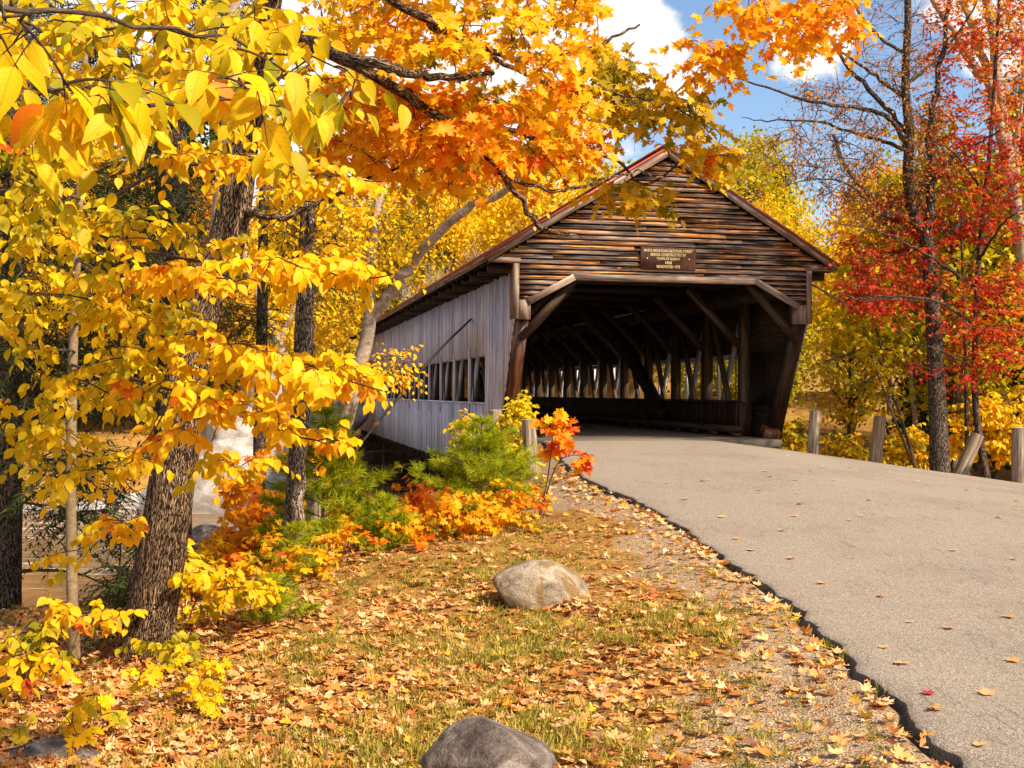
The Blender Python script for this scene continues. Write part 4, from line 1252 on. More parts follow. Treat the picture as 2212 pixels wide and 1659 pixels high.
# --- yellow branches higher up between them (a second beech left of the frame)
b0 = A([-3.4, 4.6, float(gz(-3.4, 4.6))])
root = thing('beech_tree', 'beech just left of the view whose olive sprays fill the top left', 'tree', b0)
beech(root, [b0 - A([0, 0, .2]), A([-3.4, 4.6, 1.5]), A([-3.35, 4.6, 3.2]), A([-3.3, 4.6, 5.2])], .07, .035,
      [([(-780, 150, 4.6), (-300, 120, 4.5), (0, 90, 4.5), (300, 60, 4.8), (600, 120, 5.2)], .014, .003),
       ([(-780, -200, 4.6), (-200, -100, 4.6), (200, -40, 4.9), (520, -20, 5.4)], .014, .003),
       ([(-780, 360, 4.6), (-300, 330, 4.5), (0, 330, 4.6), (200, 340, 4.9)], .012, .003)],
      [([(0, -20), (560, -20), (640, 120), (400, 140), (200, 110), (0, 120)], 60, 4.2, 5.6, .46, .16),
       ([(0, 120), (200, 130), (480, 160), (640, 200), (700, 300), (400, 280), (0, 330)], 52, 4.2, 5.6, .42, .18),
       ([(0, 320), (180, 330), (200, 400), (0, 420)], 12, 4.4, 5.2, .3, .1)],
      .07, OV, 'yellow_near', n_t=3, per_l=5, tl_=.22, thin=.85)


# --- pale birch trunk close behind the big maple
def plain_tree(label, path, r0, r1, mat, limbs_px=(), regions=(), leaf=OVL, size=.08, lmat='yellow', name='birch_tree', cat='tree', n=46, rough=.02, group=None, twig_mat='twig', per_t=3, per_l=5, tl_=.4, r0b=.012, ns=18, tr=.004, **kw):
    base = A(path[0]); root = thing(name, label, cat, base, 0, group)
    bt = MB(); p = trunk(bt, np.concatenate([[base - A([0, 0, .4])], path[1:]]), r0, r1, ns, n, rough, r0*.3); bt.build('trunk', M[mat], root, origin=base, smooth=True)
    nodes = [p[len(p)//3:]]
    for path_, a, b in limbs_px:
        l_ = smooth_path(PL(*path_), 26); l_ += rng.normal(0, a*.25, l_.shape); bl = MB(); tubes(bl, l_, np.linspace(a, b, 26)[None], 9, .5, .03)
        bl.build('limb', M[mat], root, origin=base, smooth=True); nodes.append(l_)
    if regions:
        wb, lb = MB(), MB(); nd = np.concatenate(nodes)
        for poly, nn, d0, d1, mean, cl in regions:
            tg, qq = targets(poly, nn, d0, d1)
            foliage(wb, lb, nd, tg, leaf, size, clumpy(mean, .09, cl), per_t=per_t, per_l=per_l, tl_=tl_, r0=r0b, tr=tr, r1=tr, **kw)
        wb.build('branches', M[twig_mat], root, origin=base); lb.build('foliage', M[lmat], root, origin=base)
    return root


def gbase(px, d):
    p = P(px, 850, d); return A([p[0], p[1], float(gz(p[0], p[1]))])


plain_tree('straight pale birch trunk with lichen rising behind the big maple', np.concatenate([[gbase(335, 10.5)], PL((352, 1200, 10.5), (376, 1000, 10.5), (400, 820, 10.5), (432, 680, 10.5), (462, 560, 10.5), (478, 420, 10.5), (490, 320, 10.5), (498, 180, 10.5), (503, 60, 10.5), (508, -150, 10.5))]), .085, .055, 'birchbark')

# --- twin trunk
gb = gbase(630, 12.6)
plain_tree('twin trunked grey tree standing side by side between the maple and the young pine', np.concatenate([[gb], PL((622, 1185, 12.6), (634, 1020, 12.6), (642, 850, 12.6), (648, 700, 12.6), (655, 560, 12.6), (660, 380, 12.6), (668, 200, 12.6))]), .072, .04, 'greybark',
           [([(633, 1185, 12.5), (650, 1010, 12.45), (657, 850, 12.45), (664, 700, 12.45), (668, 590, 12.5), (672, 450, 12.6)], .074, .04)],
           [([(560, 400), (760, 420), (760, 560), (600, 560)], 60, 12.2, 15.5, .62, .12)], name='twin_tree', lmat='yellow', size=.085)

# --- forked birch leaning beside the bridge
gb = gbase(668, 20)
plain_tree('forked pale birch leaning beside the side wall of the bridge', np.concatenate([[gb], PL((700, 1040, 20), (728, 946, 20), (748, 900, 20), (776, 790, 20), (791, 740, 20), (799, 680, 20), (795, 619, 20.1), (805, 524, 20.2), (818, 436, 20.3), (830, 330, 20.4), (850, 150, 20.5))]), .165, .06, 'birchbark',
           [([(799, 685, 20), (830, 650, 19.9), (862, 608, 19.8), (890, 570, 19.7), (930, 522, 19.5), (1005, 455, 19.2), (1050, 430, 19.0), (1098, 407, 18.8), (1150, 360, 18.5)], .11, .05),
            ([(795, 619, 20.1), (740, 590, 20.4), (700, 560, 20.8), (650, 540, 21)], .05, .015), ([(812, 470, 20.2), (870, 440, 20.6), (930, 420, 21)], .04, .012), ([(776, 790, 20), (830, 770, 19.4), (870, 770, 19)], .03, .01)],
           [([(660, 430), (860, 400), (1020, 400), (1010, 450), (930, 500), (860, 560), (780, 600), (680, 560)], 170, 18.8, 22.5, .58, .08),
            ([(880, 330), (1150, 330), (1150, 420), (1000, 440)], 60, 18.5, 21.5, .60, .08),
            ([(795, 750), (880, 750), (880, 830), (800, 820)], 20, 18.8, 20.2, .62, .08), ([(650, 600), (770, 620), (760, 800), (660, 760)], 60, 20.5, 23, .58, .1)],
           size=.095, tl_=.5)
plain_tree('thin white birch leaning left, behind the twin trunked tree', np.concatenate([[gbase(640, 26)], PL((625, 850, 26), (604, 750, 26), (575, 680, 26), (552, 620, 26), (530, 560, 26), (510, 440, 26), (500, 300, 26))]), .15, .06, 'birchbark',
           [([(604, 750, 26), (640, 650, 26), (690, 560, 26), (740, 500, 26)], .07, .02)],
           [([(460, 560), (700, 560), (740, 700), (700, 800), (480, 760)], 110, 24, 29, .55, .1), ([(480, 440), (700, 430), (700, 560), (480, 560)], 70, 24, 29, .55, .1)], size=.13, tl_=.6)


# --- hemlocks: dark flat sprays
def hemlock(label, base, path, r0, r1, regions, size=.095, **kw):
    base = A(base); root = thing('hemlock_tree', label, 'tree', base)
    bt = MB(); p = trunk(bt, np.concatenate([[base - A([0, 0, .4])], path]), r0, r1, 26, 60, .035, r0*.45); bt.build('trunk', M['darkbark'], root, origin=base, smooth=True)
    wb, lb = MB(), MB()
    for poly, n, d0, d1, mean in regions:
        tg, qq = targets(poly, int(n*2.4), d0, d1)
        br = grow(wb, p, tg, r0=.014, lift=.05, r1=.003)
        tw, src = twigs(wb, br, 6, .42, .18, .35, .003, 5, .25)
        pp, d, sd, ni = on_twigs(tw, 12, .05)
        ax = nrm(.75*d + .7*nrm(np.cross(d, A([0, 0, 1.0])) + 1e-4)*sd[:, None] + rnd(len(d), .12)); nn = nrm(A([0, 0, 1.0]) + rnd(len(d), .25))
        leaves(lb, pp, ax, nn, size*rng.uniform(.6, 1.2, len(pp)), np.clip(rng.normal(mean, .16, len(src))[ni] + rng.normal(0, .08, len(pp)), 0, 1), HEMT)
    wb.build('branches', M['twig'], root, origin=base); lb.build('foliage', M['hemlock'], root, origin=base)


HEMT = (A([[0, 0, 0], [.3, .10, 0], [1, 0, -.06], [.3, -.10, 0]]), [A([[0, 1, 2], [0, 2, 3]])])
hb = gbase(12, 12.5)
hemlock('dark hemlock trunk at the far left edge with drooping dark sprays', hb, PL((14, 1240, 12.5), (18, 1100, 12.5), (24, 900, 12.5), (28, 600, 12.5), (34, 300, 12.5), (40, 0, 12.5)), .15, .09,
        [([(-20, 340), (200, 360), (360, 440), (330, 600), (0, 620)], 70, 10.5, 14.5, .3), ([(0, 620), (330, 620), (400, 760), (330, 900), (0, 900)], 70, 10, 14, .3), ([(60, 960), (330, 960), (330, 1060), (60, 1080)], 16, 9.5, 12.5, .4), ([(60, 1080), (260, 1080), (250, 1160), (90, 1160)], 8, 10, 12, .5), ([(250, 1120), (330, 1120), (320, 1300), (230, 1330)], 14, 9, 11.5, .45)])
hb = gbase(372, 15.5)
hemlock('hemlock with a straight dark trunk behind the yellow beech sprays', hb, PL((372, 1000, 15.5), (372, 700, 15.5), (370, 400, 15.5), (365, 150, 15.5), (360, -100, 15.5)), .25, .17,
        [([(200, 320), (460, 330), (470, 560), (230, 560)], 55, 13.5, 17, .3), ([(250, 560), (470, 560), (480, 760), (260, 760)], 40, 13.5, 17, .3), ([(400, -20), (600, -20), (600, 130), (420, 110)], 22, 13, 17, .25), ([(0, -20), (240, -20), (300, 200), (0, 330)], 60, 13, 18, .22)])
hb = gbase(560, 17.5)
hemlock('hemlock with feathery dark green boughs beside the twin trunked tree', hb, PL((562, 900, 17.5), (566, 700, 17.5), (570, 450, 17.5), (572, 250, 17.5)), .10, .06,
        [([(590, 500), (690, 490), (740, 560), (700, 620), (620, 600)], 40, 16, 19, .42), ([(470, 660), (590, 660), (600, 720), (490, 740)], 12, 17, 19, .7), ([(560, 430), (700, 430), (700, 480), (580, 480)], 14, 16, 19, .4)])

# --- right side: bare branched tree, red maple, birches
RD = 24.2
gb = G(2032, 1014); gb = A([P(2032, 1014, RD)[0], P(2032, 1014, RD)[1], P(2032, 1014, RD)[2]])
L_ = [([(2004, 505, RD), (2010, 420, RD), (2015, 365, RD), (2007, 292, RD), (2020, 210, RD), (2040, 90, RD), (2055, -60, RD)], .10, .035),
      ([(1962, 330, RD), (1944, 287, RD), (1911, 250, RD-.2), (1848, 233, RD-.5), (1769, 221, RD-.8), (1682, 200, RD-1), (1599, 171, RD-1.2), (1555, 155, RD-1.3)], .06, .008),
      ([(1965, 330, RD), (1948, 321, RD), (1890, 300, RD+.3), (1828, 283, RD+.5), (1765, 262, RD+.7), (1661, 262, RD+.9), (1603, 254, RD+1)], .05, .008),
      ([(1960, 290, RD), (1911, 229, RD+.2), (1861, 175, RD+.4), (1823, 133, RD+.5), (1798, 92, RD+.6), (1757, 50, RD+.7), (1740, 0, RD+.8)], .06, .015),
      ([(1957, 210, RD), (1910, 180, RD), (1840, 125, RD-.4), (1770, 95, RD-.6), (1700, 40, RD-.8)], .045, .008),
      ([(1968, 475, RD), (1911, 467, RD-.3), (1869, 433, RD-.5), (1828, 396, RD-.7), (1769, 387, RD-.9), (1700, 396, RD-1)], .045, .008),
      ([(1960, 120, RD), (1900, 80, RD), (1850, 20, RD), (1800, -40, RD)], .04, .01),
      ([(1962, 180, RD), (2030, 120, RD), (2090, 40, RD), (2130, -40, RD)], .045, .012),
      ([(1975, 420, RD), (2060, 340, RD), (2130, 300, RD), (2200, 260, RD)], .045, .012)]
plain_tree('tall dark forked tree with mostly bare branches and sparse orange leaves right of the bridge', np.concatenate([[gb], PL((2026, 900, RD), (2020, 760, RD), (2012, 640, RD), (2002, 520, RD), (1986, 490, RD), (1969, 437, RD), (1961, 375, RD), (1964, 292, RD), (1957, 208, RD), (1957, 125, RD), (1961, 42, RD), (1960, -160, RD))]), .165, .06, 'darkbark', L_,
           [([(1640, 300), (1740, 250), (1900, 300), (1940, 400), (1880, 470), (1720, 400), (1640, 370)], 140, 22.8, 25.6, .50, .1),
            ([(1700, 180), (1850, 180), (1940, 290), (1880, 300), (1760, 250)], 70, 23, 25.5, .58, .1),
            ([(1820, 0), (2000, 0), (2040, 200), (1960, 240), (1850, 130)], 75, 23, 25.5, .55, .1), ([(1960, 240), (2050, 220), (2060, 420), (1980, 430)], 100, 23.4, 25, .74, .1),
            ([(1760, 400), (1960, 420), (1980, 520), (1860, 500)], 60, 23.4, 25.5, .52, .12)],
           size=.07, lmat='rusty', name='bare_tree', per_t=4, per_l=3, tl_=.55, flat=.9, droop=.05, tr=.0045, r0b=.016)

gb = gbase(2140, 25.3)
plain_tree('red maple with bright red leaves behind the leaning post at the right', np.concatenate([[gb], PL((2110, 900, 25.3), (2106, 760, 25.3), (2112, 600, 25.3), (2125, 450, 25.3), (2140, 300, 25.3), (2150, 150, 25.3), (2160, -30, 25.3))]), .075, .03, 'darkbark',
           [([(2108, 700, 25.3), (2020, 650, 22.8), (1920, 640, 22.4), (1850, 645, 22.2), (1800, 625, 22.0)], .035, .008), ([(2110, 620, 25.3), (2000, 550, 22.6), (1900, 500, 22.4), (1800, 480, 22.2)], .035, .008),
            ([(2110, 800, 25.3), (2040, 760, 22.8), (1970, 740, 22.4)], .025, .008), ([(2115, 560, 25.3), (2170, 480, 22.8), (2230, 440, 22.5)], .03, .01), ([(2128, 420, 25.3), (2060, 330, 23), (2000, 300, 22.6)], .03, .008)],
           [([(2000, -30), (2230, -30), (2230, 90), (2020, 110)], 75, 23.8, 26, .26, .14),
            ([(2010, 80), (2230, 60), (2230, 300), (2040, 330), (1990, 230)], 126, 23.8, 25.8, .38, .15),
            ([(2020, 300), (2230, 290), (2230, 520), (2030, 520)], 140, 23.8, 25.6, .60, .15),
            ([(1880, 420), (2040, 430), (2040, 560), (1930, 560)], 66, 23.8, 25.2, .62, .12),
            ([(1810, 500), (1900, 510), (2040, 560), (2000, 620), (1830, 580)], 66, 23.4, 24.8, .60, .12),
            ([(1810, 605), (1870, 610), (1960, 650), (1900, 675), (1830, 640)], 40, 23.2, 24.2, .66, .1),
            ([(1900, 620), (2230, 560), (2230, 720), (2050, 720)], 111, 23.6, 25.4, .48, .17),
            ([(2040, 720), (2230, 720), (2230, 800), (2060, 790)], 37, 24.0, 25.4, .5, .17),
            ([(1960, 760), (2100, 790), (2100, 830), (1970, 800)], 9, 23.8, 24.6, .66, .1)],
           leaf=MAL, size=.085, lmat='red', name='maple_tree', per_t=4, per_l=5, tl_=.40, flat=.35, tr=.004)
plain_tree('slender dark sapling trunk between the forked tree and the leaning post', np.concatenate([[gbase(2090, 26)], PL((2088, 900, 26), (2085, 760, 26), (2080, 600, 26), (2076, 450, 26))]), .05, .02, 'darkbark', name='young_tree')

gb = gbase(2238, 27)
plain_tree('white birch with several pale stems in the upper right corner', np.concatenate([[gb], PL((2236, 800, 27), (2215, 600, 27), (2178, 333, 27), (2153, 167, 27), (2148, 83, 27), (2132, 12, 27), (2120, -120, 27))]), .17, .08, 'birchbark',
           [([(2182, 400, 27), (2140, 187, 26.8), (2107, 150, 26.7), (2074, 92, 26.6), (2015, 0, 26.5)], .12, .06), ([(2160, 250, 27), (2132, 146, 27.2), (2107, 83, 27.3), (2082, 0, 27.4), (2070, -60, 27.4)], .11, .06), ([(2190, 420, 27), (2205, 200, 27), (2230, 20, 27)], .10, .05)],
           [([(2090, -20), (2230, -20), (2230, 260), (2130, 240)], 40, 25.5, 28.5, .62, .1)], size=.12, tl_=.6)
plain_tree('leaning pale birch trunk crossing behind the forked tree', np.concatenate([[gbase(2090, 28)], PL((2060, 700, 28), (2010, 560, 28), (1974, 500, 28), (1928, 467, 28), (1886, 430, 28), (1828, 362, 28), (1800, 290, 28))]), .11, .04, 'greybark')
plain_tree('white branched birch low behind the right corner of the gable', np.concatenate([[gbase(1990, 29)], PL((1960, 760, 29), (1900, 697, 29), (1840, 665, 29), (1796, 640, 29), (1758, 617, 29), (1700, 600, 29))]), .06, .02, 'birchbark')


# --- oak saplings and yellow shrubs on the right bank
def shrub(label, base, stems, regions, leaf, size, lmat, name='shrub', cat='shrub', r=.012, per_t=3, per_l=5, tl_=.22, group=None, **kw):
    base = A(base); root = thing(name, label, cat, base, 0, group)
    wb, lb = MB(), MB(); nodes = []
    for path in stems:
        p = smooth_path(np.concatenate([[base - A([0, 0, .08])], PL(*path)]), 22); tubes(wb, p, np.linspace(r, r*.3, 22)[None], 6); nodes.append(p[5:])
    nodes = np.concatenate(nodes)
    for poly, n, d0, d1, mean, cl in regions:
        tg, qq = targets(poly, n, d0, d1); foliage(wb, lb, nodes, tg, leaf, size, clumpy(mean, .1, cl), per_t=per_t, per_l=per_l, tl_=tl_, r0=r*.6, **kw)
    wb.build('stem', M['twig'], root, origin=base); lb.build('foliage', M[lmat], root, origin=base)
    return root


shrub('slender leaning oak sapling with green and brown leaves left of the dark forked tree', gbase(1985, 25.6), [[(1940, 880, 25.6), (1900, 740, 25.6), (1880, 640, 25.6), (1860, 560, 25.6)], [(1930, 900, 24.5), (1880, 760, 25.4), (1850, 640, 25.3)], [(1900, 780, 25.4), (1820, 770, 25.2), (1740, 800, 25.0)]],
      [([(1800, 700), (1860, 640), (1950, 670), (1950, 900), (1830, 900)], 60, 24.8, 26.2, .26, .14), ([(1760, 765), (1800, 745), (1800, 800), (1760, 805)], 7, 24.8, 25.4, .12, .08)], MAL, .12, 'yellow', name='oak_sapling', r=.035, tl_=.4, tr=.004)
for k, (lb_, px, py0, py1, w, d, mean) in enumerate((
    ('low yellow shrub between the two right posts nearest the bridge', 1825, 945, 1020, 50, 26.6, .48), ('bushy yellow shrub behind the pale orange stained post', 1955, 920, 1020, 60, 26.8, .42),
    ('big leaved yellow shrub behind the leaning post', 2120, 860, 990, 70, 26.6, .52), ('golden shrub behind the thick post at the right edge', 2205, 830, 960, 60, 26.2, .5),
    ('yellow green shrub at the right foot of the bridge', 1700, 910, 990, 45, 29.0, .30))):
    b_ = gbase(px, d)
    shrub(lb_, b_, [[(px-20, (py0+py1)/2, d), (px-40, py0, d)], [(px+20, (py0+py1)/2, d), (px+40, py0+10, d)], [(px, (py0+py1)/2, d), (px, py0, d)]],
          [([(px-w, py1), (px-w, py0+40), (px-w*.4, py0), (px+w*.5, py0), (px+w, py0+40), (px+w, py1)], 70, d-.7, d+.9, mean, .12)], OVL, .14, 'yellow', r=.02, tl_=.35, tr=.004)


# --- pines: tufts of long needles
def pine(label, base, top, spread, seed, mean=.55, name='pine_sapling', nl=.11, whorls=9):
    base, top = A(base), A(top); root = thing(name, label, 'sapling', base); H = top[2]-base[2]
    st = MB(); p = smooth_path([base - A([0, 0, .1]), base*.6 + top*.4 + A([.01, 0, 0]), top], 20); tubes(st, p, np.linspace(.022, .006, 20)[None], 8); st.build('stem', M['twig'], root, origin=base)
    wb, lb = MB(), MB(); ends = []; dirs = []
    for k in range(whorls):
        f = .10 + .86*k/(whorls-1); c = base*(1-f) + top*f; nb = rng.integers(5, 8); L = spread*(1-f)**.75*rng.uniform(.8, 1.1) + .10
        for a in rng.uniform(0, 1) + np.arange(nb)/nb:
            th_ = 2*np.pi*a + rng.normal(0, .2); d = nrm(A([math.cos(th_), math.sin(th_), rng.uniform(.15, .5)]))
            l = L*rng.uniform(.7, 1.15); e = c + d*l + A([0, 0, -.08*l]); br = np.stack([c, c + d*l*.5, e + A([0, 0, .04])])
            tubes(wb, br, A([[.007, .005, .003]]), 5)
            ns_ = max(2, int(l/.085))
            for q in np.linspace(.35, 1, ns_):
                b_ = c + d*l*q
                ends.append(b_); dirs.append(nrm(d + A([0, 0, .25])))
                if q < .98:
                    sdv = nrm(np.cross(d, A([0, 0, 1.]))*rng.choice([-1, 1]) + .7*d + rng.normal(0, .15, 3)); l2 = l*.32*rng.uniform(.5, 1.2)
                    e2 = b_ + sdv*l2 + A([0, 0, .03]); tubes(wb, [[b_, e2]], A([[.004, .002]]), 4); ends.append(e2); dirs.append(sdv); ends.append((b_+e2)/2); dirs.append(sdv)
    ends, dirs = A(ends), A(dirs); nper = 34
    pp = np.repeat(ends, nper, 0) - np.repeat(dirs, nper, 0)*rng.uniform(0, .07, (len(ends)*nper, 1)); dd = np.repeat(dirs, nper, 0)
    ax = nrm(dd*.75 + rnd(len(pp), .48)); nn = rnd(len(pp))
    leaves(lb, pp, ax, nn, nl*rng.uniform(.7, 1.2, len(pp)), np.clip(mean + rng.normal(0, .13, len(ends)).repeat(nper) + rng.normal(0, .08, len(pp)), 0, 1), NEED)
    wb.build('branches', M['twig'], root, origin=base); lb.build('needles', M['pine'], root, origin=base)


NEED = (A([[0, .018, 0], [0, -.018, 0], [.6, -.022, -.02], [1, 0, -.08], [.6, .022, -.02]]), [A([[0, 1, 2], [0, 2, 4], [4, 2, 3]])])
pb_ = gbase(695, 13.2); pine('tall young pine with yellow green needle tufts in front of the abutment', pb_, P(706, 880, 13.2), .78, 1, .55, whorls=11)
pb_ = gbase(1040, 16.8); pine('bushy young pine beside the left guard posts', pb_, P(1040, 905, 16.8), .95, 2, .52, whorls=9)
pb_ = gbase(640, 11.6); pine('tiny bright pine seedling near the foot of the twin trunked tree', pb_, pb_ + A([0, 0, .5]), .25, 3, .6, 'pine_seedling', .08, 4)
pb_ = gbase(830, 12.9); pine('small pine seedling low among the orange leaves below the tall young pine', pb_, pb_ + A([0, 0, .55]), .4, 4, .5, 'pine_seedling', .09, 5)
pb_ = gbase(590, 9.6); pine('low spreading pine seedling right of the big maple trunk', pb_, pb_ + A([0, 0, .32]), .3, 6, .42, 'pine_seedling', .08, 4)

# --- saplings on the bank
b_ = G(1158, 1128)
shrub('thin oak sapling with orange brown lobed leaves standing by the short pale post', b_, [[(1180, 1050, b_[1]), (1192, 960, b_[1]), (1195, 905, b_[1])], [(1200, 1010, b_[1]), (1230, 985, b_[1]), (1265, 985, b_[1])]],
      [([(1165, 895), (1215, 890), (1240, 930), (1225, 960), (1180, 950)], 11, b_[1]-.25, b_[1]+.25, .72, .1), ([(1225, 960), (1250, 965), (1280, 990), (1255, 995)], 4, b_[1]-.1, b_[1]+.15, .85, .06), ([(1175, 955), (1215, 960), (1205, 990), (1185, 985)], 4, b_[1]-.1, b_[1]+.15, .75, .08)], MA, .125, 'orange', name='oak_sapling', r=.011, per_t=2, per_l=4, tl_=.13)
b_ = gbase(1085, 20.2)
shrub('yellow green leafy shrub in front of the raked bridge post', b_, [[(1080, 1000, 20.2), (1090, 930, 20.2), (1125, 870, 20.2)], [(1060, 980, 20.2), (1030, 930, 20.2), (1000, 900, 20.2)], [(1095, 990, 20.2), (1110, 940, 20.2), (1100, 900, 20.2)]],
      [([(1050, 930), (1100, 880), (1135, 850), (1145, 880), (1130, 960), (1060, 980)], 75, 19.6, 20.9, .32, .1), ([(985, 900), (1010, 895), (1015, 960), (990, 950)], 14, 19.8, 20.5, .35, .12), ([(1110, 960), (1150, 990), (1170, 1010), (1120, 1010)], 14, 19.6, 20.4, .38, .1)], OVL, .10, 'yellow', r=.014, tl_=.22, tr=.003)
for k, (lb_, px, d, py0, py1, w, n, mean, cl, mat) in enumerate((
    ('orange maple sapling in front of the pale river ledge', 555, 15.2, 975, 1150, 85, 60, .56, .1, 'orange'),
    ('low orange red maple seedling by the river edge stones', 540, 13.6, 1125, 1235, 80, 48, .70, .13, 'orange'),
    ('red orange sapling in front of the abutment blocks', 900, 14.8, 1045, 1170, 55, 34, .82, .1, 'orange'),
    ('orange maple seedling right of the tall young pine', 840, 13.8, 1080, 1210, 70, 55, .64, .14, 'orange'),
    ('golden maple seedling below the bushy young pine', 985, 14.2, 1070, 1175, 80, 58, .45, .14, 'orange'),
    ('yellow leafed seedling under the bushy pine near the oak sapling', 1080, 14.8, 1085, 1150, 60, 36, .40, .12, 'orange'),
    ('pale yellow orange sapling behind the twin trunked tree', 690, 17.5, 930, 1060, 60, 42, .50, .1, 'orange'))):
    b_ = gbase(px, d)
    shrub(lb_, b_, [[(px-5, (py0+py1)/2, d), (px-25, py0+10, d)], [(px+12, (py0+py1)/2, d), (px+30, py0+15, d)]],
          [([(px-w, py1), (px-w*.9, py0+35), (px-w*.3, py0), (px+w*.4, py0), (px+w, py0+45), (px+w, py1)], n, d-.6, d+.6, mean, cl)], MA, .10, mat, name='maple_sapling', cat='sapling', r=.012, tl_=.2)

b_ = G(398, 1352); d = b_[1]
shrub('low beech sapling with a fan of bright yellow leaves right of the big maple trunk', b_, [[(400, 1280, d), (395, 1230, d-.2), (370, 1195, d-.4)], [(430, 1290, d-.2), (500, 1270, d-.6), (590, 1275, d-.9)], [(410, 1290, d), (460, 1240, d-.4), (520, 1250, d-.7)]],
      [([(345, 1170), (400, 1190), (440, 1240), (380, 1240)], 12, d-.7, d-.2, .45, .1), ([(400, 1220), (520, 1235), (610, 1265), (580, 1300), (420, 1270)], 24, d-1.0, d-.3, .46, .1), ([(390, 1290), (460, 1290), (440, 1370), (400, 1360)], 8, d-.4, d, .3, .1)], OV, .085, 'yellow_near', name='beech_sapling', cat='sapling', r=.008, tl_=.16, per_t=2, per_l=5)
for lb_, px, py, pts, reg, leaf, sz, mat, nm in (
    ('yellow maple seedling patch at the lower left in front of the big trunk', 360, 1530, [[(350, 1480), (320, 1440)], [(380, 1480), (420, 1450)]], [(280, 1510), (300, 1430), (400, 1400), (500, 1430), (470, 1530)], MA, .075, 'yellow', 'maple_seedling'),
    ('orange beech seedling at the far lower left edge', 60, 1500, [[(55, 1450), (40, 1400)], [(80, 1450), (110, 1410)]], [(-10, 1490), (0, 1390), (110, 1380), (150, 1440), (90, 1500)], OV, .085, 'yellow_near', 'beech_seedling'),
    ('small beech sapling with orange tinged leaves at the foot of the slim beech', 165, 1440, [[(185, 1380), (215, 1310)], [(140, 1370), (110, 1330)]], [(100, 1300), (200, 1290), (300, 1320), (240, 1350), (110, 1350)], OV, .085, 'yellow_near', 'beech_sapling'),
    ('olive leafed seedling left of the slim beech trunk', 80, 1460, [[(75, 1410), (60, 1370)]], [(0, 1400), (30, 1340), (140, 1350), (150, 1410), (60, 1440)], OV, .08, 'yellow_near', 'beech_seedling'),
    ('pale yellow maple seedling along the bottom left edge', 150, 1600, [[(150, 1560), (120, 1540)], [(180, 1570), (220, 1545)]], [(0, 1620), (40, 1550), (150, 1510), (280, 1520), (260, 1590)], MA, .075, 'yellow', 'maple_seedling'),
    ('green leafed beech seedling in front of the big maple trunk base', 310, 1440, [[(320, 1400), (345, 1380)]], [(270, 1420), (300, 1370), (400, 1360), (420, 1400), (380, 1430)], OV, .085, 'yellow_near', 'beech_seedling')):
    b_ = G(px, py); d = b_[1]
    mean = .62 if 'orange' in lb_ else (.16 if ('olive' in lb_ or 'green' in lb_) else .5)
    shrub(lb_, b_, [[(x, y, d) for x, y in s_] for s_ in pts], [(reg, 20, d-.4, d+.4, mean, .14)], leaf, sz, mat, name=nm, cat='seedling', r=.005, tl_=.11, per_t=2, per_l=4)


# ------------------------------------------------------------------ distant trees: a few crowns, copied
def far_tree(kind, seed):
    g = np.random.default_rng(seed); wb, lb = MB(), MB()
    if kind == 'round':
        H, Wd, n, per = 14.0, 3.3, 150, 46
        c = nrm(g.normal(0, 1, (n, 3)))*g.uniform(.35, 1.0, (n, 1))**.6; c = c*A([Wd, Wd, 5.2]) + A([0, 0, 8.2])
        c[:, :2] *= (1.12 - .5*np.clip((c[:, 2]-7)/7, 0, 1))[:, None]
        c[:, 0] += .5*np.sin(c[:, 2]*1.1+seed)
        sp, sz = .52, .30
    elif kind == 'slim':
        H, Wd, n, per = 12.0, 1.8, 95, 40
        c = nrm(g.normal(0, 1, (n, 3)))*g.uniform(.3, 1.0, (n, 1))**.6*A([Wd, Wd, 5.0]) + A([0, 0, 6.8]); sp, sz = .46, .26
    else:
        H, Wd, n, per = 15.0, 2.6, 150, 40
        z = g.uniform(1.5, 14.8, n); rr = Wd*(1-(z/15.2))**.8*g.uniform(.4, 1.0, n); a = g.uniform(0, 6.28, n)
        c = np.stack([rr*np.cos(a), rr*np.sin(a), z], 1); sp, sz = .42, .28
    tr_ = smooth_path([[0, 0, -.6], [.08, .05, H*.3], [-.05, .1, H*.6], [.05, 0, H*.92]], 18); tubes(wb, tr_, np.linspace(.17, .03, 18)[None], 8, .5, .03)
    z = c[:, 2]; st = np.stack([0*z, 0*z, np.clip(z - 1.2, .8, None)*.92], 1)
    t_ = np.linspace(0, 1, 4)[None, :, None]; tubes(wb, st[:, None]*(1-t_) + c[:, None]*t_, A([[.045, .03, .02, .008]]), 4)
    p = np.repeat(c, per, 0) + g.normal(0, sp, (n*per, 3))*A([1, 1, .75]); ax = nrm(g.normal(0, 1, p.shape) + A([0, 0, -.5])); nn = nrm(g.normal(0, 1, p.shape) + A([.2, -.3, .6]))
    leaves(lb, p, ax, nn, sz*g.uniform(.6, 1.2, len(p)), np.clip(np.repeat(g.normal(.42, .16, n), per) + g.normal(0, .12, len(p)), 0, 1), QUAD)
    a = wb.build('trunk', M['greybark' if kind != 'cone' else 'darkbark']); b = lb.build('crown', M['far'])
    me = a.data, b.data
    bpy.data.objects.remove(a); bpy.data.objects.remove(b)
    return me


FT = {('round', i): far_tree('round', 100+i) for i in range(4)}
FT.update({('slim', i): far_tree('slim', 200+i) for i in range(3)}); FT.update({('cone', i): far_tree('cone', 300+i) for i in range(2)})
YC, YG, OC, GC, RC = (.92, .58, .004), (.60, .50, .006), (.88, .32, .004), (.07, .10, .015), (.62, .10, .015)


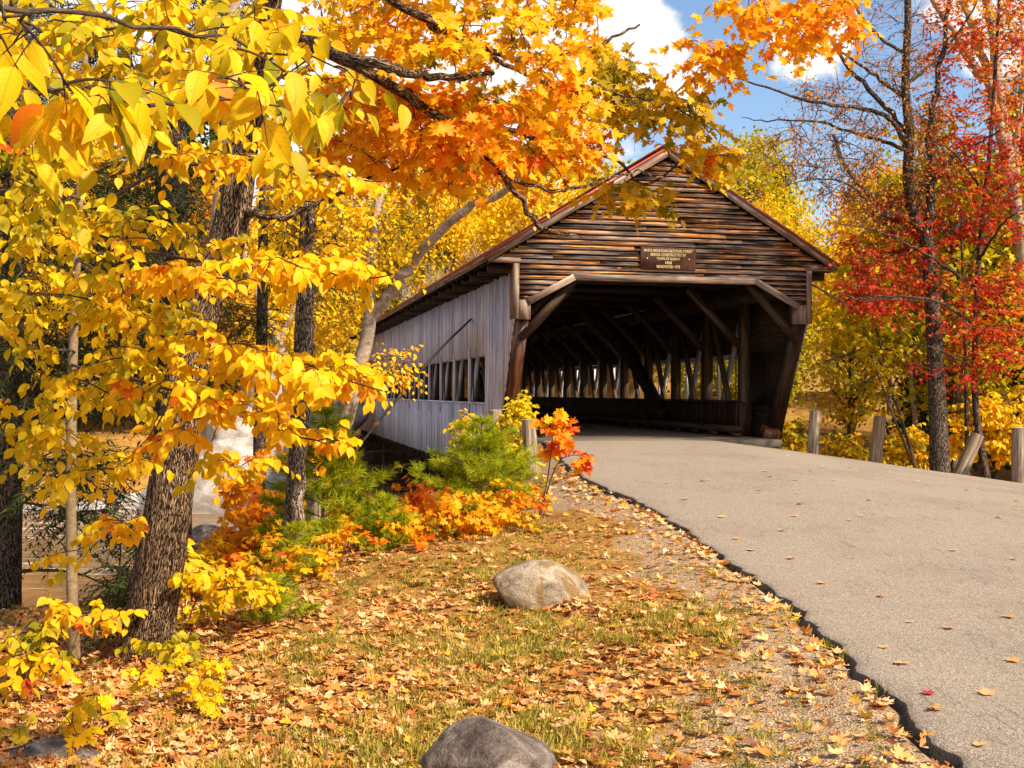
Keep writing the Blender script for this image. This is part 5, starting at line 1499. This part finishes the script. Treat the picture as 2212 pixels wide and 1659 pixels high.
def put_tree(kind, x, y, sc, colr, label, group, name='autumn_tree'):
    i = int(rng.integers(0, {'round': 4, 'slim': 3, 'cone': 2}[kind])); z = float(gz(x, y))
    root = thing(name, label, 'tree', (x, y, z), rng.uniform(0, 6.28), group); root.scale = (sc*rng.uniform(.9, 1.1), sc*rng.uniform(.9, 1.1), sc)
    c = A(colr)*rng.uniform(.85, 1.12)
    for nm, me in zip(('trunk', 'crown'), FT[(kind, i)]):
        o = bpy.data.objects.new(nm, me); COL.objects.link(o); o.parent = root; o.color = (*np.clip(c, 0, 1), 1)


def scatter(n, x0, x1, y0, y1, opts, group, dmin=2.2, clear=5.0):
    pts = []; tries = 0
    while len(pts) < n and tries < 4000:
        tries += 1; x, y = rng.uniform(x0, x1), rng.uniform(y0, y1)
        rel = A([x, y]) - BO[:2]; u = rel @ Rb[:2, 0]; v = rel @ Rb[:2, 1]
        if abs(u) < clear and -2 < v < 50: continue
        if gz(x, y) < WZ + .15: continue
        if any((x-a)**2 + (y-b)**2 < dmin**2 for a, b in pts): continue
        pts.append((x, y)); o = opts[int(rng.integers(0, len(opts)))]
        put_tree(o[0], x, y, rng.uniform(*o[1]), o[2], o[3], group, o[4])


scatter(26, -30, -6, 45, 62, [('round', (.8, 1.2), YC, 'yellow leaved tree on the far river bank left of the bridge', 'autumn_tree'), ('slim', (.9, 1.2), YC, 'yellow leaved tree on the far river bank left of the bridge', 'autumn_tree'), ('round', (.8, 1.1), OC, 'orange leaved tree on the far river bank left of the bridge', 'autumn_tree'), ('cone', (.8, 1.2), GC, 'dark green conifer on the far river bank left of the bridge', 'conifer_tree')], 'trees on the far river bank left of the bridge')
scatter(22, -12, 12, 64, 84, [('round', (.8, 1.1), YC, 'yellow tree on the slope behind the bridge roof', 'autumn_tree'), ('round', (.8, 1.1), YG, 'yellow green tree on the slope behind the bridge roof', 'autumn_tree'), ('round', (.8, 1.0), YC, 'yellow tree on the slope behind the bridge roof', 'autumn_tree')], 'trees on the slope behind the bridge', 2.6)
scatter(44, 7.0, 30, 28.5, 52, [('slim', (.5, .78), YC, 'yellow tree in the woods right of the bridge', 'autumn_tree'), ('slim', (.6, .9), YG, 'yellow green tree in the woods right of the bridge', 'autumn_tree'), ('round', (.5, .72), YC, 'yellow tree in the woods right of the bridge', 'autumn_tree'), ('slim', (.55, .8), YG, 'yellow green tree in the woods right of the bridge', 'autumn_tree'), ('slim', (.5, .75), YC, 'yellow tree in the woods right of the bridge', 'autumn_tree'), ('round', (.5, .7), YG, 'yellow green tree in the woods right of the bridge', 'autumn_tree')], 'trees in the woods right of the bridge', 1.6, 4.6)
scatter(14, 12, 34, 30, 50, [('cone', (.5, .75), GC, 'dark green conifer in the woods right of the bridge', 'conifer_tree')], 'conifers in the woods right of the bridge', 2.2, 5)
scatter(30, -40, 34, 84, 125, [('round', (.8, 1.2), YC, 'yellow tree high on the wooded hillside', 'autumn_tree'), ('round', (.8, 1.2), YG, 'yellow green tree high on the wooded hillside', 'autumn_tree'), ('cone', (.8, 1.1), GC, 'dark conifer high on the wooded hillside', 'conifer_tree'), ('round', (.8, 1.1), OC, 'orange tree high on the wooded hillside', 'autumn_tree')], 'trees on the wooded hillside', 4)

# white bare shrubs on the far bank above the bridge roof
for k, (px, py, d, h, lb_) in enumerate(((985, 560, 62, 5.0, 'bare whitish bush behind the roof edge, nearest the birch limb'), (1070, 520, 64, 5.5, 'tall bare whitish bush above the middle of the roof edge'), (1160, 480, 66, 4.5, 'bare whitish bush below the long maple limb'), (920, 600, 60, 4.0, 'bare pinkish bush low over the far end of the roof'))):
    top = P(px, py, d); base = A([top[0], top[1], top[2]-h]); root = thing('bare_shrub', lb_, 'shrub', base)
    mb = MB(); n = 26
    a = rng.uniform(0, 6.28, n); dr = nrm(np.stack([np.cos(a)*.35, np.sin(a)*.35, np.ones(n)], 1)); L = h*rng.uniform(.6, 1.05, n); s = np.linspace(0, 1, 6)[None, :, None]
    br = base + dr[:, None]*L[:, None, None]*s + rng.normal(0, .06, (n, 6, 3))*s; tubes(mb, br, np.linspace(.05, .014, 6)[None], 4, .7)
    t1, _ = twigs(mb, br, 9, h*.22, .9, -.1, .016, 4, .3); t2, _ = twigs(mb, t1, 3, h*.09, .9, -.05, .011, 3, .3)
    gz_ = float(gz(base[0], base[1]))
    if gz_ < base[2]: tubes(mb, [[A([base[0], base[1], gz_-.2]), base + A([0, 0, .2])]], [[.09, .07]], 6, .6)
    mb.build('branches', M['birchbark'], root, origin=base)

# ------------------------------------------------------------------ ground cover: fallen leaves, grass
def scatter_ground(n, ymin, ymax, dens=lambda x, y: 1.0, xl=-7.5):
    """points on the ground left of the road, roughly even in the picture"""
    px = rng.uniform(-60, 2150, n*3); py = 850 + (1720-850)*rng.uniform(.30, 1, n*3)**1.0
    d0 = 1.65*FD/(py-848); r = rays(px, py); x, y = r[:, 0]*d0, r[:, 1]*d0
    z = gz(x, y)
    for _ in range(6):
        d0 = (z - CH)/r[:, 2]; x, y = r[:, 0]*d0, r[:, 1]*d0; z = gz(x, y)
    ok = (x < xe(y) + .03) & (y > ymin) & (y < ymax) & (d0 > 0) & (bank_d(x, y) < 6) & (rng.uniform(0, 1, len(x)) < dens(x, y))
    return np.stack([x, y, z], 1)[ok][:n]


def gravel(x, y):
    dl = xe(y) - x; w = .7 + .75*S((9-y)/5) + .25*np.sin(1.3*y)
    return np.clip(1.25 - .55*dl/w, 0, 1)*(y < 21)


lt = MB()
MC1, MC2, MC3 = maple(.06, .3, -.06), maple(.2, .6, .2), maple(.0, .12, .05)
patch = lambda x, y: .5 + .5*np.sin(1.7*x+.9*y)*np.sin(1.1*y-1.9*x+2)
for k, (tm, n, sz) in enumerate(((MC1, 3600, .074), (MC2, 1500, .068), (MC3, 3400, .080), (ovate(.3, .5, .3), 2600, .06))):
    p = scatter_ground(n, 3.6, 22, lambda x, y: np.clip(1.05 - 1.0*gravel(x, y), .035, 1)*(.3 + .7*patch(x, y))*np.where(x > -1.5, .62, 1))
    m_ = len(p); a = rng.uniform(0, 6.28, m_); ax = np.stack([np.cos(a), np.sin(a), rng.normal(0, .16, m_)], 1); nn = nrm(A([0, 0, 1.0]) + rnd(m_, .26))
    p[:, 2] += rng.uniform(.004, .03, m_); leaves(lt, p, ax, nn, sz*rng.uniform(.6, 1.25, m_), np.clip(rng.normal(.50, .23, m_), 0, .93), tm)
p = scatter_ground(7000, 3.6, 20, lambda x, y: np.clip(1.05 - .75*gravel(x, y), .1, 1))
m_ = len(p); a = rng.uniform(0, 6.28, m_); p[:, 2] += rng.uniform(.002, .012, m_)
leaves(lt, p, np.stack([np.cos(a), np.sin(a), rng.normal(0, .2, m_)], 1), nrm(A([0, 0, 1.0]) + rnd(m_, .4)), .036*rng.uniform(.5, 1.4, m_), np.clip(rng.normal(.42, .26, m_), 0, .93), QUAD)
# leaves gathered along the road edge
n = 760; y = rng.uniform(4, 19, n)**1.0; x = xe(y) - np.abs(rng.normal(0, .28, n)) - .02; p = np.stack([x, y, gz(x, y) + rng.uniform(.006, .03, n)], 1)
a = rng.uniform(0, 6.28, n); leaves(lt, p, np.stack([np.cos(a), np.sin(a), rng.normal(0, .25, n)], 1), nrm(A([0, 0, 1.0]) + rnd(n, .35)), .078*rng.uniform(.5, 1.2, n), np.clip(rng.normal(.72, .2, n), 0, .965), MC1)
stuff(lt.build('fallen_leaves', M['litter']), 'carpet of dry tan and orange fallen leaves on the bank')

gr = MB()
pc = scatter_ground(2600, 3.6, 22, lambda x, y: np.clip(1 - .95*gravel(x, y), .04, 1)*np.clip(1.5*patch(x+3, y*1.2)-.25, .05, 1)*np.where(x < -1.5, .22, 1))
per = 22; p = np.repeat(pc, per, 0) + rng.normal(0, .035, (len(pc)*per, 3))*A([1, 1, 0]); m_ = len(p)
ax = nrm(rnd(m_, .5) + A([0, 0, .8])); leaves(gr, p, ax, rnd(m_), .060*rng.uniform(.5, 1.5, m_), np.clip(np.repeat(rng.normal(.62, .18, len(pc)), per) + rng.normal(0, .1, m_), 0, 1), (A([[0, .028, 0], [0, -.028, 0], [.6, .018, -.05], [1, 0, -.25]]), [A([[0, 1, 2], [2, 1, 3]])]))
stuff(gr.build('grass', leafmat('autumn grass', [(0, (.09, .11, .012)), (.5, (.30, .27, .03)), (1, (.58, .44, .10))], .3)), 'short yellow green autumn grass')

# low leafy undergrowth along the bank crest
un = MB(); uw = MB()
px = rng.uniform(380, 1180, 520); y_ = rng.uniform(10.5, 19, 520); pp = P(px, np.full(520, 850.0), y_); x, y = pp[:, 0], pp[:, 1]
ok = (xe(y) - x > .8) & (bank_d(x, y) < 2.5) & (bank_d(x, y) > -1.1)
b_ = np.stack([x, y, gz(x, y)], 1)[ok]
st = b_[:, None] + np.linspace(0, 1, 4)[None, :, None]*(A([0, 0, .30])*rng.uniform(.5, 1.3, (len(b_), 1)) + rng.normal(0, .06, (len(b_), 3)))[:, None]
tubes(uw, st, A([[.004, .003, .003, .002]]), 3)
tw, src = twigs(uw, st, 4, .14, .5, .2, .0018)
q_, d_, s_, n_ = on_twigs(tw, 4); ax, nn = leaf_dirs(d_, s_, .9, .5, .6, .5)
leaves(un, q_, ax, nn, .075*rng.uniform(.6, 1.3, len(q_)), np.clip(rng.normal(.45, .24, len(b_))[src[n_]] + rng.normal(0, .1, len(q_)), 0, 1), MA)
stuff(un.build('undergrowth', M['orange']), 'low yellow and orange leafy undergrowth along the bank')
stuff(uw.build('undergrowth_stems', M['twig']), 'thin stems of the low undergrowth')

# single leaves lying on the road: things one could count
GRP = 'fallen leaves on the road'
LBL = {0: 'single tan fallen maple leaf lying on the asphalt road', 1: 'single orange fallen maple leaf lying on the asphalt road', 2: 'single dark red fallen maple leaf lying on the asphalt road'}
meshes = []
for k, tn in enumerate((.58, .87, 1.0)):
    for tm in (MC1, MC3):
        mb = MB(); leaves(mb, np.zeros((1, 3)) + A([[-.035, 0, .006]]), A([[1.0, 0, .1]]), A([[.1, .1, 1.0]]), .085, tn, tm); o = mb.build('fallen_leaf', M['litter']); meshes.append((k, o.data)); bpy.data.objects.remove(o)
rp = [(2050, 1360), (1912, 1400), (1948, 1435), (2022, 1535), (2120, 1612), (2003, 1500), (1965, 1345), (1775, 1262), (1662, 1258), (1622, 1190), (1712, 1208), (1905, 1290), (1690, 1148), (1640, 1060), (1730, 1090), (1860, 1115), (1930, 1060), (2190, 1210), (2160, 1120), (2090, 1060), (1980, 1040), (2180, 1335), (1560, 1118), (1590, 1165), (1480, 1080), (1520, 1040), (1440, 1045), (1780, 1010), (1850, 1015), (1700, 985), (2060, 1190), (2130, 1500), (2185, 1430)]
rp += [(rng.uniform(1500, 2200), rng.uniform(985, 1130)) for _ in range(14)]
for px, py in rp:
    q = hit(zr, px, py)
    if q[0] < xe(q[1]) + .08 or q[1] > 24: continue
    k, me = meshes[int(rng.choice([0, 0, 1, 2, 2, 3, 4], p=[.12, .14, .35, .29, .03, .04, .03]))]
    o = bpy.data.objects.new('fallen_leaf', me); COL.objects.link(o); o.location = (q[0], q[1], q[2]+.004); o.rotation_euler = (0, 0, rng.uniform(0, 6.28)); s_ = rng.uniform(.7, 1.25); o.scale = (s_, s_, s_*.7)
    tag(o, LBL[k], 'leaf', GRP)
print('verts', sum(len(m.vertices) for m in bpy.data.meshes))
